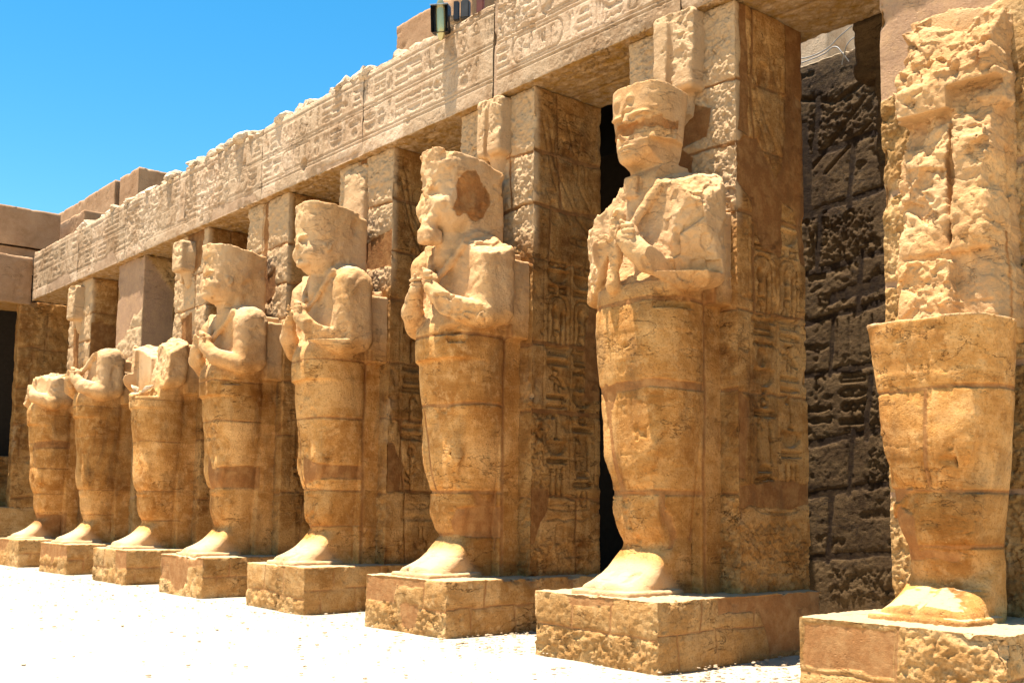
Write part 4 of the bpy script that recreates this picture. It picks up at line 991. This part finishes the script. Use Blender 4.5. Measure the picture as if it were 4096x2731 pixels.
    h, mm = g.ev(Q[k, 0].astype(float), Q[k, 2].astype(float))
    gl = -h; nz[k] = nz[k]*(1-.7*mm)+.010*mm+gl*(np.abs(Q[k, 0]) < .3)*(Q[k, 1] < .95)
    F.D[i] += nz.astype(np.float32)
    V, Fc = F.mesh()
    pl = np.zeros(len(V)); k = np.where((V[:, 2] < (3.33 if n == 7 else 4.12)) & (V[:, 1] < 1.30))[0]
    _, mm = g.ev(V[k, 0].astype(float), V[k, 2].astype(float)); pl[k] = mm
    for ax, poly in PATCH.get(n, []):
        w1 = fbm(V, 5, 4, sd+33)*.09
        if ax == 'x': q = sdpoly((V[:, 1]+w1).astype(float), (V[:, 2]+w1).astype(float), poly); ok = V[:, 0] > .2
        else: q = sdpoly((V[:, 0]+w1).astype(float), (V[:, 2]+w1).astype(float), poly); ok = V[:, 1] < 1.0
        pl = np.maximum(pl, sstep(.01, -.01, q)*ok)
    # joint between the body and the pillar behind it filled with clay
    sidej = sstep(.05, .0, np.abs(V[:, 1]-(1.28+.03*fbm(V, 2, 3, sd+50))))*(np.abs(V[:, 0]) > .35)*(V[:, 2] < 4.2); pl = np.maximum(pl, sidej*(n > 3))
    V = V.copy(); V[:, 0] += x0
    e = empty('royal_statue', (x0, .9, .70), ST_LABEL[n], 'statue', 'standing statues in front of the pillars')
    # split into body and head-dress so that the crown is a part of its own
    pf = fbm(V, 2.2, 4, sd+61); pale_ = sstep(3.9, 4.5, V[:, 2])*(.55+.5*pf)*(1-pl); pale_ = np.clip(pale_, 0, .9)  # upper body: less patina, partly sunlight painted into the colour
    ft = sstep(1.42, 1.15, V[:, 2]+.9*(V[:, 1]-P['toe']-.25))*(.75+.3*pf); pale_ = np.maximum(pale_, np.clip(ft, 0, .9))  # sun glare on the feet painted in as a paler colour
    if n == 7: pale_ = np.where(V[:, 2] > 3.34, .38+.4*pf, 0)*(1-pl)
    zjs = {0: [1.35, 1.85, 2.55, 3.2, 3.9], 1: [1.35, 1.95, 3.2, 3.95], 2: [1.3, 1.9, 2.95, 3.85], 3: [1.95, 3.2, 3.95], 4: [1.3, 1.9, 3.05, 4.0], 5: [1.25, 1.85, 3.05, 4.0], 6: [1.83, 3.03, 3.98], 7: [1.33, 1.83, 2.72, 3.34, 4.0, 5.4]}[n]
    tn = block_tint(V*np.array([.35, .1, 1]), zjs, n*13+5, .9)*(1-pl)*.9
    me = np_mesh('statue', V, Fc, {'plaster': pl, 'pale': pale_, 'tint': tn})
    if n in (3, 4, 5, 6):
        zc = 6.12+P.get('dz', 0)+.13*(n == 6); cen = V[Fc].mean(1)
        top = (cen[:, 2] > zc) | ((cen[:, 2] > 5.5) & (cen[:, 1] > .97) & (np.abs(cen[:, 0]-x0) < .5))
        for nm, sel in (('crown', top), ('body', ~top)):
            q = Fc[sel]; used, inv = np.unique(q, return_inverse=True)
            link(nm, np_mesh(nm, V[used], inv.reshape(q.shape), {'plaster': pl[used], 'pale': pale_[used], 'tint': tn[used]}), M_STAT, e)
        bpy.data.meshes.remove(me)
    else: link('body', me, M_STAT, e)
    return e
for n in range(8): build_statue(n)

# ---- rough stumps of the tall crowns, still bonded to the pillars above the heads
STUMP = {0: (-.05, .32, 6.1, 7.55, .30), 2: (-.15, .30, 6.3, 7.5, .34), 3: (.0, .0, 0, 0, 0), 4: (-.35, .42, 6.0, 7.6, .10), 5: (-.02, .34, 6.3, 7.68, .24), 6: (-.02, .40, 6.2, 7.74, .26)}
for n, (cx, hw, za, zb, dep) in STUMP.items():
    if not dep: continue
    F = Field((-1, .9, za-.3), (1, 1.7, zb+.3), .022 if n < 5 else .016); sd = 700+n*7
    F.cap((cx+.04, 1.60, za+.25), (cx, 1.60, za+.9), .12, dep*.95, .04); F.rbox((cx-hw*.72, 1.57-dep, za+.5), (cx+hw*.85, 1.68, zb), .07, .06); F.rbox((cx-hw, 1.57-dep*.3, za+.3), (cx-hw*.5, 1.68, zb-.1), .03, .02)
    F.cutplane((cx, 1.57-dep, zb-.4), (.1, -1, .12), .07, 4, sd, k=.02); F.cutplane((cx+.1, 1.4, za+.25), (.4, -.4, -1), .07, 3, sd+1)
    if n in (5, 6): F.cap((cx+.02, 1.57-dep, zb), (cx-.02, 1.57-dep*.8, za+.5), .035, .05, .02, True)
    i, Q = F.band(.07); F.D[i] += (.016*fbm(Q, 6, 5, sd+2, gain=.6)+.014*fbm(Q, 2, 3, sd+4)).astype(np.float32)
    V, Fc = F.mesh(); V = V+np.array([n*S+.94, 0, 0], np.float32)
    par = [o for o in bpy.data.objects if o.name.startswith('temple_pillar')][n] if False else bpy.data.objects['temple_pillar' if n == 0 else 'temple_pillar.%03d' % n]
    link('crown_stump', np_mesh('stump', V, Fc, {'plaster': np.zeros(len(V)), 'pale': np.full(len(V), .8)}), M_PIER, par)

# ================================================================ small things
# rubble along the top of the architrave
rk = [rock_mesh('rubble', 60+i, 3, .35, .7) for i in range(5)]
for m_ in rk:
    m_.materials.append(M_RUB); m_.attributes.new('plaster', 'FLOAT', 'POINT')
rnd = random.Random(12); xx = .6
while xx < 18.2:
    r = rnd.choice((.13, .16, .2, .23, .26))
    o = bpy.data.objects.new('rubble_stone', rk[rnd.randrange(5)]); COL.objects.link(o)
    o.location = (xx, rnd.uniform(1.60, 1.74), 9.12+r*.5); o.rotation_euler = (rnd.uniform(-.3, .3), rnd.uniform(-.3, .3), rnd.uniform(0, 6.3))
    o.scale = (r*rnd.uniform(1.1, 1.9), r*rnd.uniform(.9, 1.3), r*rnd.uniform(.9, 1.25))
    tag(o, 'rough sandstone lump lying along the top edge of the carved beams', 'stone', 'rubble on top of the beams')
    xx += r*rnd.uniform(1.6, 2.8)
# fragments lying on the waist of the third statue
for k, (dx, y, z, sx, sy, sz) in enumerate(((-.30, .52, 4.12, .16, .09, .09), (.28, .56, 4.10, .22, .12, .08))):
    o = bpy.data.objects.new('stone_fragment', rk[k]); COL.objects.link(o); o.location = (2*S+.94+dx, y, z); o.scale = (sx, sy, sz); o.rotation_euler = (.3, .6-k, .4)
    tag(o, ('small upright fragment on the waist of the broken third statue, left piece', 'flat broken fragment on the waist of the broken third statue, right piece')[k], 'stone fragment')

def tube(name, pts, r, mat, parent=None):
    cu = bpy.data.curves.new(name, 'CURVE'); cu.dimensions = '3D'; cu.bevel_depth = r; cu.bevel_resolution = 3
    sp = cu.splines.new('BEZIER'); sp.bezier_points.add(len(pts)-1)
    for b_, p in zip(sp.bezier_points, pts): b_.co = p; b_.handle_left_type = b_.handle_right_type = 'AUTO'
    cu.materials.append(mat); o = bpy.data.objects.new(name, cu); COL.objects.link(o)
    dg = bpy.context.evaluated_depsgraph_get(); me = bpy.data.meshes.new_from_object(o.evaluated_get(dg)); bpy.data.objects.remove(o)
    o = bpy.data.objects.new(name, me); COL.objects.link(o)
    if not me.materials: me.materials.append(mat)
    if parent: o.parent = parent; o.location = -parent.location
    return o
def bevbox(name, lo, hi, mat, bev=.01, parent=None, rot=None, hollow=False):
    import bmesh
    bm = bmesh.new(); bmesh.ops.create_cube(bm, size=1)
    lo = np.array(lo); hi = np.array(hi); c = (lo+hi)/2
    for v in bm.verts: v.co = Vector(np.array(v.co[:])*(hi-lo))
    if hollow:
        f = [f for f in bm.faces if f.normal.y < -.9]
        r_ = bmesh.ops.inset_region(bm, faces=f, thickness=.018); bmesh.ops.translate(bm, verts=f[0].verts, vec=(0, (hi-lo)[1]*.72, 0))
    bmesh.ops.bevel(bm, geom=bm.edges[:], offset=bev, segments=2, affect='EDGES')
    me = bpy.data.meshes.new(name); bm.to_mesh(me); bm.free(); me.materials.append(mat)
    o = bpy.data.objects.new(name, me); COL.objects.link(o)
    if parent: o.parent = parent; o.location = Vector(c)-parent.location
    else: o.location = c
    if rot: o.rotation_euler = rot
    return o
# floodlight at the edge of the beam
fl = empty('floodlight', (17.75, 1.42, 9.22), 'black box floodlight with an oval glass, on the beam edge against the sky', 'floodlight')
RZ = R(38)
hb = bevbox('housing', (17.64, 1.20, 9.06), (17.92, 1.42, 9.48), M_BLACK, .008, fl, (R(8), 0, RZ), True)
def child_at(o, p): o.parent = hb; o.location = p; return o
import bmesh
bm = bmesh.new(); bmesh.ops.create_uvsphere(bm, u_segments=24, v_segments=16, radius=.5)
for v in bm.verts: v.co = (v.co.x*.16, v.co.y*.10, math.copysign(abs(v.co.z)**.6, v.co.z)*.5)
me = bpy.data.meshes.new('lens'); bm.to_mesh(me); bm.free(); me.materials.append(M_GLASS); me.polygons.foreach_set('use_smooth', [True]*len(me.polygons))
child_at(bpy.data.objects.new('lens', me), (0, -.02, 0)); COL.objects.link(bpy.data.objects['lens'])
sh = bevbox('top_flap', (0, 0, 0), (.29, .24, .012), M_GREY, .003); child_at(sh, (0, -.01, .212))
bk = bevbox('bracket', (17.97, 1.40, 9.22), (18.05, 1.48, 9.52), M_BLACK, .005, fl, (0, 0, RZ))
ba = bevbox('ballast', (18.02, 1.5, 9.25), (18.16, 1.62, 9.55), plain_mat('dark_grey_metal', (.06, .055, .05), .5, .4), .02, fl, (0, 0, RZ))
tube('lamp_wire', [(17.92, 1.42, 9.6), (18.0, 1.46, 9.58), (18.06, 1.5, 9.68), (18.12, 1.55, 9.60), (18.14, 1.58, 9.5)], .006, M_CABLE, fl)
o = bevbox('junction_box', (18.27, 1.62, 9.24), (18.38, 1.72, 9.56), M_RUST, .012, None, (0, 0, RZ)); tag(o, 'small rusty red box right of the floodlight', 'junction box')

# broken stone hanging behind the right pillar, ruins beyond, cables
F = Field((23.2, 3.0, 5.3), (25.6, 4.6, 9.3), .035)
F.rbox((23.80, 3.30, 7.0), (25.4, 4.3, 9.1), .06, .03); F.rbox((24.10, 3.30, 5.6), (25.4, 4.3, 7.2), .06, .05)
F.cutplane((23.85, 3.8, 7.5), (-1, -.1, -.55), .10, 2.5, 801)
i, Q = F.band(.1); F.D[i] += (.05*fbm(Q, 3, 5, 803)+.03*facets(Q[:, 1].astype(float)*1.+Q[:, 0], Q[:, 2].astype(float), 5, 2)).astype(np.float32); V, Fc = F.mesh()
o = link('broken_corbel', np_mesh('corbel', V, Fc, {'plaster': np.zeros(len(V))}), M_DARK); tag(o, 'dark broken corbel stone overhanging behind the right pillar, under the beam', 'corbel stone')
simple('ruined_wall', (14.5, 9.0, 6), (19.72, 22, 12.6), M_ARCH, .08, 'sunlit ruined wall end beyond the dark carved wall, under the beam', 'wall', faces='-y+x+z', seed=265)
cb = [[(22.7, 3.6, 7.70), (23.06, 3.6, 7.66), (23.28, 3.6, 7.70), (23.42, 3.6, 7.78), (23.62, 3.6, 7.87)],
      [(22.7, 3.65, 7.64), (23.18, 3.65, 7.66), (23.33, 3.65, 7.70), (23.44, 3.65, 7.58), (23.50, 3.7, 7.46)],
      [(23.40, 3.7, 7.45), (23.47, 3.65, 7.56), (23.56, 3.6, 7.66), (23.70, 3.6, 7.72)]]
CL = ['upper grey cable rising to the beam in the gap', 'double looping grey cable hanging low in the gap', 'short bent cable stub near the dark corbel']
for p, l in zip(cb, CL): tag(tube('cable', p, .008, M_CABLE), l+', before the ruins', 'cable')
